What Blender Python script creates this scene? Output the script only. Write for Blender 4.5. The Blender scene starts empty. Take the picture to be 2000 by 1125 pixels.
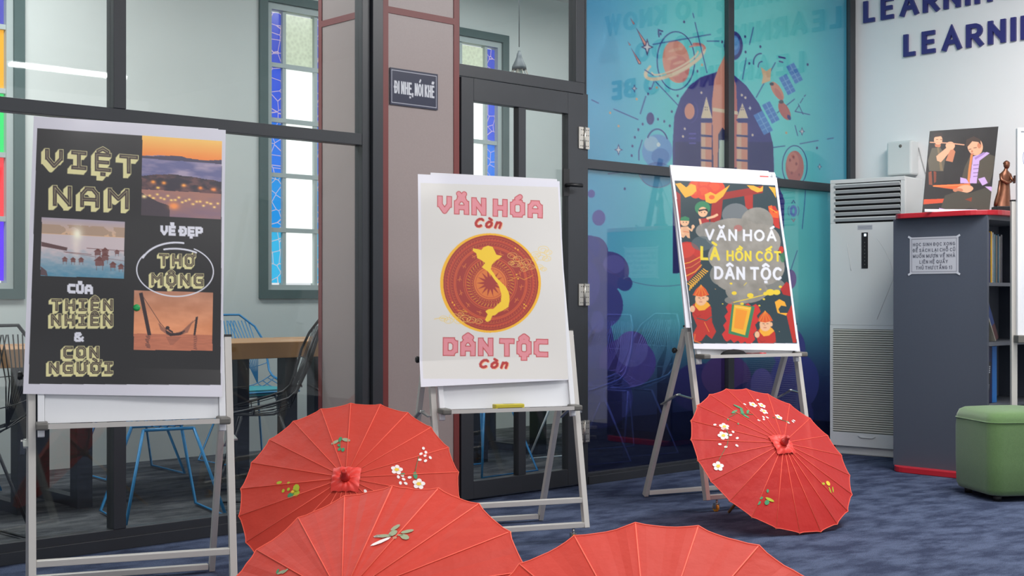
import bpy, math, random
import numpy as np
from mathutils import Vector, Matrix
random.seed(7); RNG = np.random.default_rng(7)
SC = bpy.context.scene
COL = SC.collection
# ------------------------------------------------------------ camera, world, light, exposure
CAM_H = 1.05; FPX = 2600.0; HORIZON = 579.0; CA, SA = .7306, .6828      # the glass wall runs along X, 43 degrees to the view
cam_d = bpy.data.cameras.new('camera'); cam = bpy.data.objects.new('camera', cam_d); COL.objects.link(cam)
cam.location = (0, 0, CAM_H); cam.rotation_euler = (math.pi/2, 0, -math.atan2(SA, CA))
cam_d.sensor_width = 36; cam_d.lens = 36*FPX/2000; cam_d.shift_y = (HORIZON-562.5)/2000; cam_d.clip_end = 100
SC.camera = cam
w = bpy.data.worlds.new('world'); SC.world = w; w.use_nodes = True
w.node_tree.nodes['Background'].inputs[0].default_value = (.93, .96, 1, 1)
w.node_tree.nodes['Background'].inputs[1].default_value = .95
def area(name, loc, size, power, rot=(0, 0, 0), col=(1, 1, 1)):
    l = bpy.data.lights.new(name, 'AREA'); l.shape = 'RECTANGLE'; l.size, l.size_y = size; l.energy = power; l.color = col
    o = bpy.data.objects.new(name, l); o.location = loc; o.rotation_euler = rot; COL.objects.link(o); return o
area('ceiling_and_fill_light', (2.2, 1.6, 3.42), (2.6, 1.0), 95, col=(1, .98, .96))
area('ceiling_and_fill_light', (5.6, 2.4, 3.42), (2.0, 1.0), 95, col=(1, .98, .96))
area('ceiling_and_fill_light', (6.35, 2.75, 3.42), (1.0, .9), 58, col=(1, .99, .98))  # added fill that brightens the right wall, no fitting of the room
area('ceiling_and_fill_light', (6.4, 6.5, 3.42), (2.4, .8), 50, col=(.95, .98, 1))  # unseen fill added to the back room, right one of a pair
area('ceiling_and_fill_light', (2.4, 6.6, 3.42), (2.2, .8), 92, col=(.95, .98, 1))  # left one of the added pair, set here to brighten the pillar's side
vs = SC.view_settings; vs.view_transform = 'Standard'; vs.look = 'None'; vs.gamma = 1; vs.use_curve_mapping = False; vs.exposure = 0.0
SC.display_settings.display_device = 'sRGB'

# ------------------------------------------------------------ helpers
def at(px, py, Z=None, Y=None, X=None, t=None):
    a = (px-1000)/FPX; b = (HORIZON-py)/FPX
    d = Vector((SA+a*CA, CA-a*SA, b))
    if Z is not None: t = (Z-CAM_H)/b
    if Y is not None: t = Y/d.y
    if X is not None: t = X/d.x
    return d*t+Vector((0, 0, CAM_H))
def proj(P):
    r = CA*P[0]-SA*P[1]; f = SA*P[0]+CA*P[1]
    return (1000+FPX*r/f, HORIZON-FPX*(P[2]-CAM_H)/f)
def lin(c):
    c = np.asarray(c, float)/255
    return np.where(c <= .04045, c/12.92, ((c+.055)/1.055)**2.4)
def lc(c): return tuple(float(v) for v in lin(c))+(1,)
MATS = {}
def mat(name, rgb=(200, 200, 200), rough=.5, metal=0, spec=.5, coat=0, emit=None, strength=1, noise=0, nscale=30, bump=0, bscale=200, sheen=0, coatr=.1):
    if name in MATS: return MATS[name]
    m = bpy.data.materials.new(name); m.use_nodes = True; nt = m.node_tree; b = nt.nodes['Principled BSDF']
    b.inputs['Base Color'].default_value = lc(rgb); b.inputs['Roughness'].default_value = rough; b.inputs['Metallic'].default_value = metal
    b.inputs['Specular IOR Level'].default_value = spec; b.inputs['Coat Weight'].default_value = coat; b.inputs['Coat Roughness'].default_value = coatr
    b.inputs['Sheen Weight'].default_value = sheen
    if emit is not None:
        b.inputs['Emission Color'].default_value = lc(emit); b.inputs['Emission Strength'].default_value = strength
    tc = nt.nodes.new('ShaderNodeTexCoord')
    if noise:
        n = nt.nodes.new('ShaderNodeTexNoise'); n.inputs['Scale'].default_value = nscale; n.inputs['Detail'].default_value = 4
        nt.links.new(tc.outputs['Object'], n.inputs['Vector'])
        mx = nt.nodes.new('ShaderNodeMix'); mx.data_type = 'RGBA'
        mx.inputs['A'].default_value = tuple(v*(1-noise) for v in lc(rgb)[:3])+(1,); mx.inputs['B'].default_value = tuple(min(1, v*(1+noise)) for v in lc(rgb)[:3])+(1,)
        nt.links.new(n.outputs['Fac'], mx.inputs['Factor']); nt.links.new(mx.outputs['Result'], b.inputs['Base Color'])
    if bump:
        n = nt.nodes.new('ShaderNodeTexNoise'); n.inputs['Scale'].default_value = bscale; n.inputs['Detail'].default_value = 3
        nt.links.new(tc.outputs['Object'], n.inputs['Vector'])
        bm = nt.nodes.new('ShaderNodeBump'); bm.inputs['Strength'].default_value = bump; bm.inputs['Distance'].default_value = .01
        nt.links.new(n.outputs['Fac'], bm.inputs['Height']); nt.links.new(bm.outputs['Normal'], b.inputs['Normal'])
    MATS[name] = m; return m

class MB:
    def __init__(s): s.v = []; s.f = []; s.m = []; s.sm = []; s.mi = 0
    def add(s, vs, fs, smooth=False):
        k = len(s.v); s.v += [tuple(p) for p in vs]; s.f += [tuple(i+k for i in f) for f in fs]; s.m += [s.mi]*len(fs); s.sm += [smooth]*len(fs); return s
    def box(s, lo, hi, M=None):
        x0, y0, z0 = lo; x1, y1, z1 = hi
        vs = [Vector(p) for p in ((x0, y0, z0), (x1, y0, z0), (x1, y1, z0), (x0, y1, z0), (x0, y0, z1), (x1, y0, z1), (x1, y1, z1), (x0, y1, z1))]
        if M is not None: vs = [M @ p for p in vs]
        return s.add(vs, [(0, 3, 2, 1), (4, 5, 6, 7), (0, 1, 5, 4), (1, 2, 6, 5), (2, 3, 7, 6), (3, 0, 4, 7)])
    def bar(s, a, b, w, d, up=(0, 0, 1)):
        a = Vector(a); b = Vector(b); t = (b-a).normalized(); x = t.cross(Vector(up)); x = x.normalized() if x.length > 1e-6 else Vector((1, 0, 0)); y = x.cross(t)
        vs = [p+x*i*w/2+y*j*d/2 for p in (a, b) for i, j in ((-1, -1), (1, -1), (1, 1), (-1, 1))]
        return s.add(vs, [(0, 1, 2, 3), (7, 6, 5, 4), (0, 4, 5, 1), (1, 5, 6, 2), (2, 6, 7, 3), (3, 7, 4, 0)])
    def tube(s, pts, r, n=6, closed=False):
        pts = [Vector(p) for p in pts]; N = len(pts); vs = []; fs = []
        rr = r if isinstance(r, (list, tuple)) else [r]*N
        ref = None
        for i, p in enumerate(pts):
            if closed: t = pts[(i+1) % N]-pts[i-1]
            else: t = pts[min(i+1, N-1)]-pts[max(i-1, 0)]
            t.normalize()
            if ref is None: ref = t.orthogonal().normalized()
            ref = (ref-t*ref.dot(t)).normalized(); q = t.cross(ref)
            for k in range(n):
                a = 2*math.pi*k/n; vs.append(p+(ref*math.cos(a)+q*math.sin(a))*rr[i])
        for i in range(N if closed else N-1):
            j = (i+1) % N
            for k in range(n): fs.append((i*n+k, i*n+(k+1) % n, j*n+(k+1) % n, j*n+k))
        if not closed: fs += [tuple(range(n))[::-1], tuple((N-1)*n+k for k in range(n))]
        return s.add(vs, fs, True)
    def lathe(s, prof, n=16, M=None, sx=1, sy=1, cap=True):
        vs = []; fs = []
        for r, z in prof:
            for k in range(n):
                a = 2*math.pi*k/n; p = Vector((r*math.cos(a)*sx, r*math.sin(a)*sy, z)); vs.append(M @ p if M is not None else p)
        for i in range(len(prof)-1):
            for k in range(n): fs.append((i*n+k, i*n+(k+1) % n, (i+1)*n+(k+1) % n, (i+1)*n+k))
        s.add(vs, fs, True)
        if cap:
            L = len(prof)-1; k0 = len(s.v)-len(vs)
            s.f += [tuple(k0+k for k in range(n))[::-1], tuple(k0+L*n+k for k in range(n))]; s.m += [s.mi]*2; s.sm += [False]*2
        return s
    def prism(s, poly, z0, z1, M=None, smooth=False):
        n = len(poly); vs = [Vector((x, y, z)) for z in (z0, z1) for x, y in poly]
        if M is not None: vs = [M @ p for p in vs]
        s.add(vs, [tuple(range(n))[::-1], tuple(n+k for k in range(n))])
        k0 = len(s.v)-2*n
        s.f += [(k0+k, k0+(k+1) % n, k0+n+(k+1) % n, k0+n+k) for k in range(n)]; s.m += [s.mi]*n; s.sm += [smooth]*n
        return s
    def build(s, name, mats, parent=None, loc=None, rot=None, bevel=0):
        me = bpy.data.meshes.new(name); me.from_pydata(s.v, [], s.f); me.update()
        for m in (mats if isinstance(mats, (list, tuple)) else [mats]): me.materials.append(m)
        me.polygons.foreach_set('material_index', s.m); me.polygons.foreach_set('use_smooth', s.sm)
        o = bpy.data.objects.new(name, me); COL.objects.link(o)
        if parent: o.parent = parent
        if loc is not None: o.location = loc
        if rot is not None: o.rotation_euler = rot
        if bevel:
            b = o.modifiers.new('bevel', 'BEVEL'); b.width = bevel; b.segments = 2; b.limit_method = 'ANGLE'; b.angle_limit = .6
        return o
def tag(o, label=None, cat=None, group=None, kind=None):
    if label: o['label'] = label
    if cat: o['category'] = cat
    if group: o['group'] = group
    if kind: o['kind'] = kind
    return o
def empty(name, loc, rz=0, label=None, cat=None, group=None, kind=None):
    o = bpy.data.objects.new(name, None); o.location = loc; o.rotation_euler = (0, 0, rz); o.empty_display_size = .05; COL.objects.link(o)
    return tag(o, label, cat, group, kind)
def copy_tree(o, parent=None):
    c = o.copy(); COL.objects.link(c)
    if parent: c.parent = parent
    for ch in list(o.children): copy_tree(ch, c)
    return c
def inst(src, name, parent, M=None):
    o = bpy.data.objects.new(name, src.data); COL.objects.link(o); o.parent = parent
    if M is not None: o.matrix_local = M
    return o
def BX(name, m, lo, hi, parent=None, bevel=0): return MB().box(lo, hi).build(name, m, parent, bevel=bevel)

# ------------------------------------------------------------ flat print: a painter that writes into per-vertex colours of a fine grid
def homog(src, dst):
    A = []; b = []
    for (x, y), (u, v) in zip(src, dst):
        A += [[x, y, 1, 0, 0, 0, -u*x, -u*y], [0, 0, 0, x, y, 1, -v*x, -v*y]]; b += [u, v]
    return np.append(np.linalg.solve(np.array(A, float), np.array(b, float)), 1).reshape(3, 3)
def fbm(w_, h_, sx, sy, oct=4, seed=0):
    r = np.random.default_rng(seed); out = np.zeros((h_, w_)); amp = 1; tot = 0
    for o in range(oct):
        gx, gy = max(2, int(sx*2**o)), max(2, int(sy*2**o)); g = r.random((gy+2, gx+2))
        x = np.linspace(0, gx, w_); y = np.linspace(0, gy, h_); xi = x.astype(int); yi = y.astype(int); fx = x-xi; fy = (y-yi)[:, None]
        fx = fx*fx*(3-2*fx); fy = fy*fy*(3-2*fy)
        a = g[yi][:, xi]*(1-fx)+g[yi][:, xi+1]*fx; b = g[yi+1][:, xi]*(1-fx)+g[yi+1][:, xi+1]*fx
        out += (a*(1-fy)+b*fy)*amp; tot += amp; amp *= .5
    return out/tot
class Paint:
    """quad: TL, TR, BR, BL of the sheet in the layout's own coordinates"""
    def __init__(s, W, H, quad, bg):
        s.W, s.H = W, H; s.h = homog(quad, [(0, 0), (W, 0), (W, H), (0, H)])
        s.a = np.ones((H, W, 3))*np.array(bg, float)
        s.k = W/math.dist(quad[0], quad[1])
    def P(s, pts):
        p = np.array([(x, y, 1) for x, y in pts], float) @ s.h.T; return p[:, :2]/p[:, 2:]
    def _put(s, x0, y0, al, c):
        if al.size == 0: return
        sl = s.a[y0:y0+al.shape[0], x0:x0+al.shape[1]]
        c = np.array(c, float)
        sl += (c-sl)*al[..., None]
    def _bb(s, lo, hi):
        x0 = max(0, int(lo[0])-1); y0 = max(0, int(lo[1])-1); x1 = min(s.W, int(hi[0])+2); y1 = min(s.H, int(hi[1])+2)
        return x0, y0, max(x1, x0), max(y1, y0)
    def polymask(s, Q, x0, y0, x1, y1):
        al = np.zeros((y1-y0, x1-x0))
        for sx, sy in ((.25, .25), (.75, .25), (.25, .75), (.75, .75)):
            X, Y = np.meshgrid(np.arange(x0, x1)+sx, np.arange(y0, y1)+sy); ins = np.zeros(X.shape, bool)
            for i in range(len(Q)):
                (ax, ay), (bx, by) = Q[i-1], Q[i]
                if ay == by: continue
                c = ((ay > Y) != (by > Y)) & (X < (bx-ax)*(Y-ay)/(by-ay)+ax); ins ^= c
            al += ins*.25
        return al
    def poly(s, pts, c, alpha=1):
        Q = s.P(pts); x0, y0, x1, y1 = s._bb(Q.min(0), Q.max(0))
        if x1 <= x0 or y1 <= y0: return
        s._put(x0, y0, s.polymask(Q, x0, y0, x1, y1)*alpha, c)
    def ell(s, cx, cy, rx, ry, c, rot=0, alpha=1, n=28, a0=0, a1=360):
        ca, sa = math.cos(math.radians(rot)), math.sin(math.radians(rot)); pts = []
        for i in range(n):
            a = math.radians(a0+(a1-a0)*i/(n if a1-a0 == 360 else n-1)); x, y = rx*math.cos(a), ry*math.sin(a); pts.append((cx+x*ca-y*sa, cy+x*sa+y*ca))
        s.poly(pts, c, alpha)
    def ring(s, cx, cy, rx, ry, c, w, rot=0, a0=0, a1=360, n=40, alpha=1):
        ca, sa = math.cos(math.radians(rot)), math.sin(math.radians(rot)); pts = []
        for i in range(n+1):
            a = math.radians(a0+(a1-a0)*i/n); x, y = rx*math.cos(a), ry*math.sin(a); pts.append((cx+x*ca-y*sa, cy+x*sa+y*ca))
        s.line(pts, c, w, alpha)
    def sdf(s, segs, x0, y0, x1, y1, square=False, ext=0):
        X, Y = np.meshgrid(np.arange(x0, x1)+.5, np.arange(y0, y1)+.5); D = np.full(X.shape, 1e9)
        for a, b in segs:
            d = b-a; L = math.hypot(*d) or 1e-6; d = d/L; rx, ry = X-a[0], Y-a[1]
            t = rx*d[0]+ry*d[1]; n_ = np.abs(-rx*d[1]+ry*d[0])
            if square and min(abs(d[0]), abs(d[1])) < .2: D = np.minimum(D, np.maximum(n_, np.abs(t-L/2)-L/2))
            else:
                tt = np.clip(t, 0, L); D = np.minimum(D, np.hypot(rx-d[0]*tt, ry-d[1]*tt))
        return D
    def line(s, pts, c, w, alpha=1):
        Q = s.P(pts); ww = w*s.k/2; x0, y0, x1, y1 = s._bb(Q.min(0)-ww, Q.max(0)+ww)
        if x1 <= x0 or y1 <= y0: return
        D = s.sdf([(Q[i], Q[i+1]) for i in range(len(Q)-1)], x0, y0, x1, y1)
        s._put(x0, y0, np.clip(ww-D+.5, 0, 1)*alpha, c)
    def block(s, text, L, R, cap, w, mode, cols, up=(0, -1), gap=.42, sh=(-5, 7)):
        """chunky stroke lettering between baseline points L and R; mode shade: dark letter, cream edge, drop side"""
        tot = 0; lay = []
        for ch in text:
            g, wd = glyph(ch); lay.append((g, tot)); tot += wd+gap if ch != ' ' else .45
        tot -= gap
        ux = ((R[0]-L[0])/tot, (R[1]-L[1])/tot); uy = (up[0]*cap, up[1]*cap)
        for g, ox in lay:
            segs = []
            for pl in g:
                q = s.P([(L[0]+ux[0]*(x+ox)+uy[0]*y, L[1]+ux[1]*(x+ox)+uy[1]*y) for x, y in pl])
                segs += [(q[i], q[i+1]) for i in range(len(q)-1)]
            if not segs: continue
            al = np.array([p for sg in segs for p in sg]); ww = w*s.k/2; pad = ww+3+max(abs(sh[0]), abs(sh[1]))*s.k
            x0, y0, x1, y1 = s._bb(al.min(0)-pad, al.max(0)+pad)
            if x1 <= x0 or y1 <= y0: continue
            D = s.sdf(segs, x0, y0, x1, y1, True)
            if mode == 'shade':
                n_ = max(abs(sh[0]), abs(sh[1])); m_ = np.zeros(D.shape)
                n2 = int(n_*s.k*1.5)+1
                for k in range(n2+1):
                    dx, dy = sh[0]*s.k*k/n2, sh[1]*s.k*k/n2
                    sg2 = [(a+(dx, dy), b+(dx, dy)) for a, b in segs]
                    m_ = np.maximum(m_, np.clip(ww+.6*s.k-s.sdf(sg2, x0, y0, x1, y1, True)+.5, 0, 1))
                s._put(x0, y0, m_, cols[1]); s._put(x0, y0, np.clip(ww-.5*s.k-D+.5, 0, 1), cols[0])
                D2 = s.sdf(segs, x0, y0, x1, y1)
                s._put(x0, y0, np.clip(.42*s.k-D2+.5, 0, 1)*.8, cols[1])
            elif mode == 'outline':
                s._put(x0, y0, np.clip(ww+1.0*s.k-D+.5, 0, 1), cols[1]); s._put(x0, y0, np.clip(ww-.4*s.k-D+.5, 0, 1), cols[0])
            else: s._put(x0, y0, np.clip(ww-D+.5, 0, 1), cols[0])
    def type(s, text, L, R, cap, c, wt=.2, shear=0, alpha=1, gap=.4):
        lay, tot = layout(text, SG, gap, .36); ux = ((R[0]-L[0])/tot, (R[1]-L[1])/tot)
        for g, ox in lay:
            segs = []
            for pl in g:
                q = s.P([(L[0]+ux[0]*(x+ox)+shear*cap*y*.5, L[1]+ux[1]*(x+ox)-cap*y) for x, y in pl]); segs += [(q[i], q[i+1]) for i in range(len(q)-1)]
            if not segs: continue
            al = np.array([p for sg in segs for p in sg]); ww = wt*cap*s.k/2; x0, y0, x1, y1 = s._bb(al.min(0)-ww-2, al.max(0)+ww+2)
            if x1 <= x0 or y1 <= y0: continue
            s._put(x0, y0, np.clip(ww-s.sdf(segs, x0, y0, x1, y1, True)+.5, 0, 1)*alpha, c)
    def region(s, quad, arr):
        """paste a small picture array into a quad"""
        Q = s.P(quad); x0, y0, x1, y1 = s._bb(Q.min(0), Q.max(0)); H_, W_ = arr.shape[:2]
        hh = homog([tuple(q) for q in Q], [(0, 0), (W_, 0), (W_, H_), (0, H_)])
        X, Y = np.meshgrid(np.arange(x0, x1)+.5, np.arange(y0, y1)+.5); p = np.stack([X, Y, np.ones_like(X)], -1) @ hh.T; u = p[..., 0]/p[..., 2]; v = p[..., 1]/p[..., 2]
        ok = (u >= 0) & (u < W_) & (v >= 0) & (v < H_)
        smp = arr[np.clip(v, 0, H_-1).astype(int), np.clip(u, 0, W_-1).astype(int)]
        sl = s.a[y0:y1, x0:x1]; sl[ok] = smp[ok]
GL = {
 'A': ([[(0, 0), (0, .68), (.24, 1), (.56, 1), (.8, .68), (.8, 0)], [(0, .36), (.8, .36)]], .8),
 'C': ([[(.76, 1), (.2, 1), (0, .8), (0, .2), (.2, 0), (.76, 0)]], .76),
 'D': ([[(0, 0), (0, 1), (.52, 1), (.78, .76), (.78, .24), (.52, 0), (0, 0)]], .78),
 'E': ([[(.68, 1), (0, 1), (0, 0), (.68, 0)], [(0, .5), (.58, .5)]], .68),
 'G': ([[(.78, 1), (.2, 1), (0, .8), (0, .2), (.2, 0), (.78, 0), (.78, .46), (.45, .46)]], .78),
 'H': ([[(0, 0), (0, 1)], [(.78, 0), (.78, 1)], [(0, .5), (.78, .5)]], .78),
 'I': ([[(0, 1), (.62, 1)], [(.31, 1), (.31, 0)], [(0, 0), (.62, 0)]], .62),
 'M': ([[(0, 0), (0, 1), (.46, .48), (.92, 1), (.92, 0)]], .92),
 'N': ([[(0, 0), (0, 1), (.78, 0), (.78, 1)]], .78),
 'O': ([[(.2, 0), (0, .2), (0, .8), (.2, 1), (.6, 1), (.8, .8), (.8, .2), (.6, 0), (.2, 0)]], .8),
 'P': ([[(0, 0), (0, 1), (.55, 1), (.76, .85), (.76, .58), (.55, .42), (0, .42)]], .76),
 'T': ([[(0, 1), (.82, 1)], [(.41, 1), (.41, 0)]], .82),
 'U': ([[(0, 1), (0, .2), (.2, 0), (.56, 0), (.76, .2), (.76, 1)]], .76),
 'V': ([[(0, 1), (0, .52), (.38, 0), (.76, .52), (.76, 1)]], .76),
 '&': ([[(.8, 0), (.12, .72), (.12, .9), (.25, 1), (.5, 1), (.6, .85), (.08, .4), (.08, .12), (.2, 0), (.5, 0), (.8, .42)]], .8), ' ': ([], .4)}
MK = {'circ': [[(-.26, 1.22), (0, 1.4), (.26, 1.22)]], 'breve': [[(-.22, 1.44), (-.12, 1.28), (.12, 1.28), (.22, 1.44)]], 'acute': [[(-.06, 1.26), (.2, 1.44)]],
      'grave': [[(-.2, 1.46), (.1, 1.28)]], 'hook': [[(-.1, 1.48), (.12, 1.48), (.12, 1.34), (0, 1.28)]], 'dot': [[(-.04, -.3), (.04, -.3)]], 'horn': [[(.36, .98), (.56, 1.0), (.56, 1.2)]], 'bar': [[(-.6, .5), (-.08, .5)]]}
MK['grave2'] = [[(.1, 1.62), (.36, 1.44)]]; MK['acute2'] = [[(.12, 1.44), (.36, 1.62)]]; MK['hook2'] = [[(.2, 1.66), (.36, 1.66), (.36, 1.54), (.28, 1.46)]]; MK['tilde'] = [[(-.26, 1.28), (-.12, 1.4), (.12, 1.28), (.26, 1.4)]]; MK['tilde2'] = [[(-.26, 1.54), (-.12, 1.66), (.12, 1.54), (.26, 1.66)]]
def arc(cx, cy, rx, ry, a0, a1, n=10): return [(cx+rx*math.cos(math.radians(a0+(a1-a0)*i/n)), cy+ry*math.sin(math.radians(a0+(a1-a0)*i/n))) for i in range(n+1)]
_P = [(0, 1), (.32, 1)]+arc(.32, .73, .25, .27, 75, -75, 7)+[(.32, .46), (0, .46)]
SG = {'A': ([[(0, 0), (.37, 1), (.74, 0)], [(.13, .32), (.61, .32)]], .74), 'B': ([[(0, 0), (0, 1)], [(0, 1), (.32, 1)]+arc(.32, .76, .22, .24, 75, -75, 6)+[(.32, .52), (0, .52)], [(.32, .52)]+arc(.34, .26, .25, .26, 75, -75, 6)+[(.32, 0), (0, 0)]], .6),
 'C': ([arc(.39, .5, .39, .5, 48, 312, 14)], .68), 'D': ([[(0, 0), (0, 1), (.24, 1)]+arc(.24, .5, .42, .5, 80, -80, 10)+[(.24, 0), (0, 0)]], .66), 'E': ([[(.56, 1), (0, 1), (0, 0), (.58, 0)], [(0, .52), (.5, .52)]], .58),
 'G': ([arc(.39, .5, .39, .5, 48, 322, 14)+[(.74, .2), (.74, .46), (.42, .46)]], .76), 'H': ([[(0, 0), (0, 1)], [(.66, 0), (.66, 1)], [(0, .52), (.66, .52)]], .66), 'I': ([[(0, 0), (0, 1)]], .001), 'K': ([[(0, 0), (0, 1)], [(.58, 1), (0, .36)], [(.2, .6), (.62, 0)]], .62),
 'L': ([[(0, 1), (0, 0), (.5, 0)]], .5), 'M': ([[(0, 0), (0, 1), (.39, .08), (.78, 1), (.78, 0)]], .78), 'N': ([[(0, 0), (0, 1), (.62, 0), (.62, 1)]], .62), 'O': ([arc(.4, .5, .4, .5, 0, 360, 20)], .8), 'P': ([[(0, 0), (0, 1)], _P], .57), 'Q': ([arc(.4, .5, .4, .5, 0, 360, 20), [(.5, .25), (.76, -.04)]], .8),
 'R': ([[(0, 0), (0, 1)], _P, [(.28, .46), (.6, 0)]], .6), 'S': ([[(.56, .82), (.46, .97), (.28, 1), (.08, .92), (.04, .74), (.14, .58), (.42, .46), (.56, .34), (.56, .14), (.42, .01), (.26, 0), (.08, .05), (0, .2)]], .57), 'T': ([[(0, 1), (.64, 1)], [(.32, 1), (.32, 0)]], .64),
 'U': ([[(0, 1), (0, .3)]+arc(.33, .3, .33, .3, 190, 350, 8)+[(.66, .3), (.66, 1)]], .66), 'V': ([[(0, 1), (.35, 0), (.7, 1)]], .7), 'W': ([[(0, 1), (.24, 0), (.48, .96), (.72, 0), (.96, 1)]], .96), 'X': ([[(0, 0), (.64, 1)], [(0, 1), (.64, 0)]], .64), 'Y': ([[(0, 1), (.33, .46), (.66, 1)], [(.33, .46), (.33, 0)]], .66),
 '1': ([[(0, .78), (.2, 1), (.2, 0)]], .3), '(': ([[(.16, 1.1), (0, .8), (0, .2), (.16, -.1)]], .16), ')': ([[(0, 1.1), (.16, .8), (.16, .2), (0, -.1)]], .16), ',': ([[(0, .04), (-.05, -.16)]], .05),
 'o': ([arc(.28, .35, .28, .36, 0, 360, 14)], .56), 'n': ([[(0, 0), (0, .7)], [(0, .48), (.12, .66), (.3, .7), (.44, .6), (.47, .45), (.47, 0)]], .47), ' ': ([], .3)}
import unicodedata
MN = {'\u0302': 'circ', '\u0306': 'breve', '\u0301': 'acute', '\u0300': 'grave', '\u0309': 'hook', '\u0323': 'dot', '\u031b': 'horn', '\u0303': 'tilde'}
def glyph(ch, G=None):
    G = G or GL; d = unicodedata.normalize('NFD', ch); base = d[0]; marks = [MN[c] for c in d[1:]]
    if base == 'Đ': base = 'D'; bar = True
    else: bar = False
    g, wd = G[base]; g = list(g); hat = 'circ' in marks or 'breve' in marks
    if bar: g = g+[[(-.16, .5), (.26, .5)]]
    dy = -.3 if base.islower() else 0
    for m_ in marks:
        if hat and m_ in ('acute', 'grave', 'hook', 'tilde'): m_ += '2'
        g += [[(x+wd/2, y+dy) for x, y in pl] for pl in MK[m_]]
    return g, wd
def layout(text, G, gap, space):
    lay = []; tot = 0
    for ch in text:
        g, wd = glyph(ch, G); lay.append((g, tot)); tot += wd+gap if ch != ' ' else space
    return lay, tot-gap
def grid_mesh(name, arr, fn, material, parent=None):
    """fine grid whose vertex colours carry the print; fn maps arrays u,v in 0..1 (v down) to points"""
    H, W = arr.shape[:2]; v, u = np.meshgrid((np.arange(H))/(H-1), np.arange(W)/(W-1), indexing='ij'); P = fn(u.ravel(), v.ravel())
    me = bpy.data.meshes.new(name); me.vertices.add(W*H); me.vertices.foreach_set('co', P.astype(np.float32).ravel())
    i = np.arange((H-1)*(W-1)); r, c = i//(W-1), i % (W-1); a = r*W+c; F = np.stack([a, a+W, a+W+1, a+1], 1).astype(np.int32)
    me.loops.add(F.size); me.loops.foreach_set('vertex_index', F.ravel()); me.polygons.add(len(F))
    me.polygons.foreach_set('loop_start', np.arange(0, F.size, 4, dtype=np.int32)); me.polygons.foreach_set('loop_total', np.full(len(F), 4, np.int32))
    me.update(calc_edges=True)
    at_ = me.color_attributes.new('print', 'FLOAT_COLOR', 'POINT'); cc = np.ones((W*H, 4), np.float32); cc[:, :3] = lin(np.clip(arr, 0, 255)).reshape(-1, 3); at_.data.foreach_set('color', cc.ravel())
    me.materials.append(material); o = bpy.data.objects.new(name, me); COL.objects.link(o); o.parent = parent
    me.polygons.foreach_set('use_smooth', np.ones(len(F), bool))
    return o
def print_mat(name, rough=.35, coat=.0, gain=1.0, coatr=.12):
    m = mat(name, rough=rough, coat=coat, coatr=coatr); nt = m.node_tree; a = nt.nodes.new('ShaderNodeAttribute'); a.attribute_name = 'print'
    nt.links.new(a.outputs['Color'], nt.nodes['Principled BSDF'].inputs['Base Color']); return m

# ------------------------------------------------------------ materials
FRAME = mat('charcoal_metal', (50, 53, 58), .38, .0, .5, noise=.12, nscale=8)
ALU = mat('satin_aluminium', (204, 200, 194), .36, .25)
ALU_W = mat('white_rail', (232, 233, 236), .3, .1)
BOARD = mat('whiteboard', (222, 224, 228), .12, 0, .6)
BLACK = mat('black_plastic', (28, 29, 31), .45); DARK = mat('dark_recess', (14, 15, 17), .8)
STEEL = mat('steel', (190, 190, 188), .3, .9)
PLASTIC_G = mat('grey_plastic', (105, 103, 98), .5)
WOODSTICK = mat('bamboo', (178, 128, 78), .5, noise=.25, nscale=60)
def carpet(name, c1, c2, sc, c3=None):
    m = bpy.data.materials.new(name); m.use_nodes = True; nt = m.node_tree; b = nt.nodes['Principled BSDF']; b.inputs['Roughness'].default_value = .95; b.inputs['Specular IOR Level'].default_value = .1
    tc = nt.nodes.new('ShaderNodeTexCoord'); mp = nt.nodes.new('ShaderNodeMapping'); mp.inputs['Scale'].default_value = sc; mp.inputs['Rotation'].default_value = (0, 0, math.radians(0))
    n = nt.nodes.new('ShaderNodeTexNoise'); n.inputs['Scale'].default_value = 1; n.inputs['Detail'].default_value = 6; n.inputs['Roughness'].default_value = .62
    nt.links.new(tc.outputs['Object'], mp.inputs[0]); nt.links.new(mp.outputs[0], n.inputs['Vector'])
    r = nt.nodes.new('ShaderNodeValToRGB'); r.color_ramp.elements[0].position = .40; r.color_ramp.elements[0].color = lc(c1); r.color_ramp.elements[1].position = .60; r.color_ramp.elements[1].color = lc(c2)
    nt.links.new(n.outputs['Fac'], r.inputs[0])
    f = nt.nodes.new('ShaderNodeTexNoise'); f.inputs['Scale'].default_value = 260; f.inputs['Detail'].default_value = 2; nt.links.new(tc.outputs['Object'], f.inputs['Vector'])
    mr = nt.nodes.new('ShaderNodeMapRange'); mr.inputs['From Min'].default_value = .3; mr.inputs['From Max'].default_value = .7; mr.inputs['To Min'].default_value = .62; mr.inputs['To Max'].default_value = 1.38
    nt.links.new(f.outputs['Fac'], mr.inputs['Value'])
    mx = nt.nodes.new('ShaderNodeVectorMath'); mx.operation = 'SCALE'; nt.links.new(r.outputs[0], mx.inputs[0]); nt.links.new(mr.outputs[0], mx.inputs['Scale']); nt.links.new(mx.outputs[0], b.inputs['Base Color'])
    bm = nt.nodes.new('ShaderNodeBump'); bm.inputs['Strength'].default_value = .5; bm.inputs['Distance'].default_value = .006; nt.links.new(f.outputs['Fac'], bm.inputs['Height']); nt.links.new(bm.outputs[0], b.inputs['Normal'])
    return m
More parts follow.
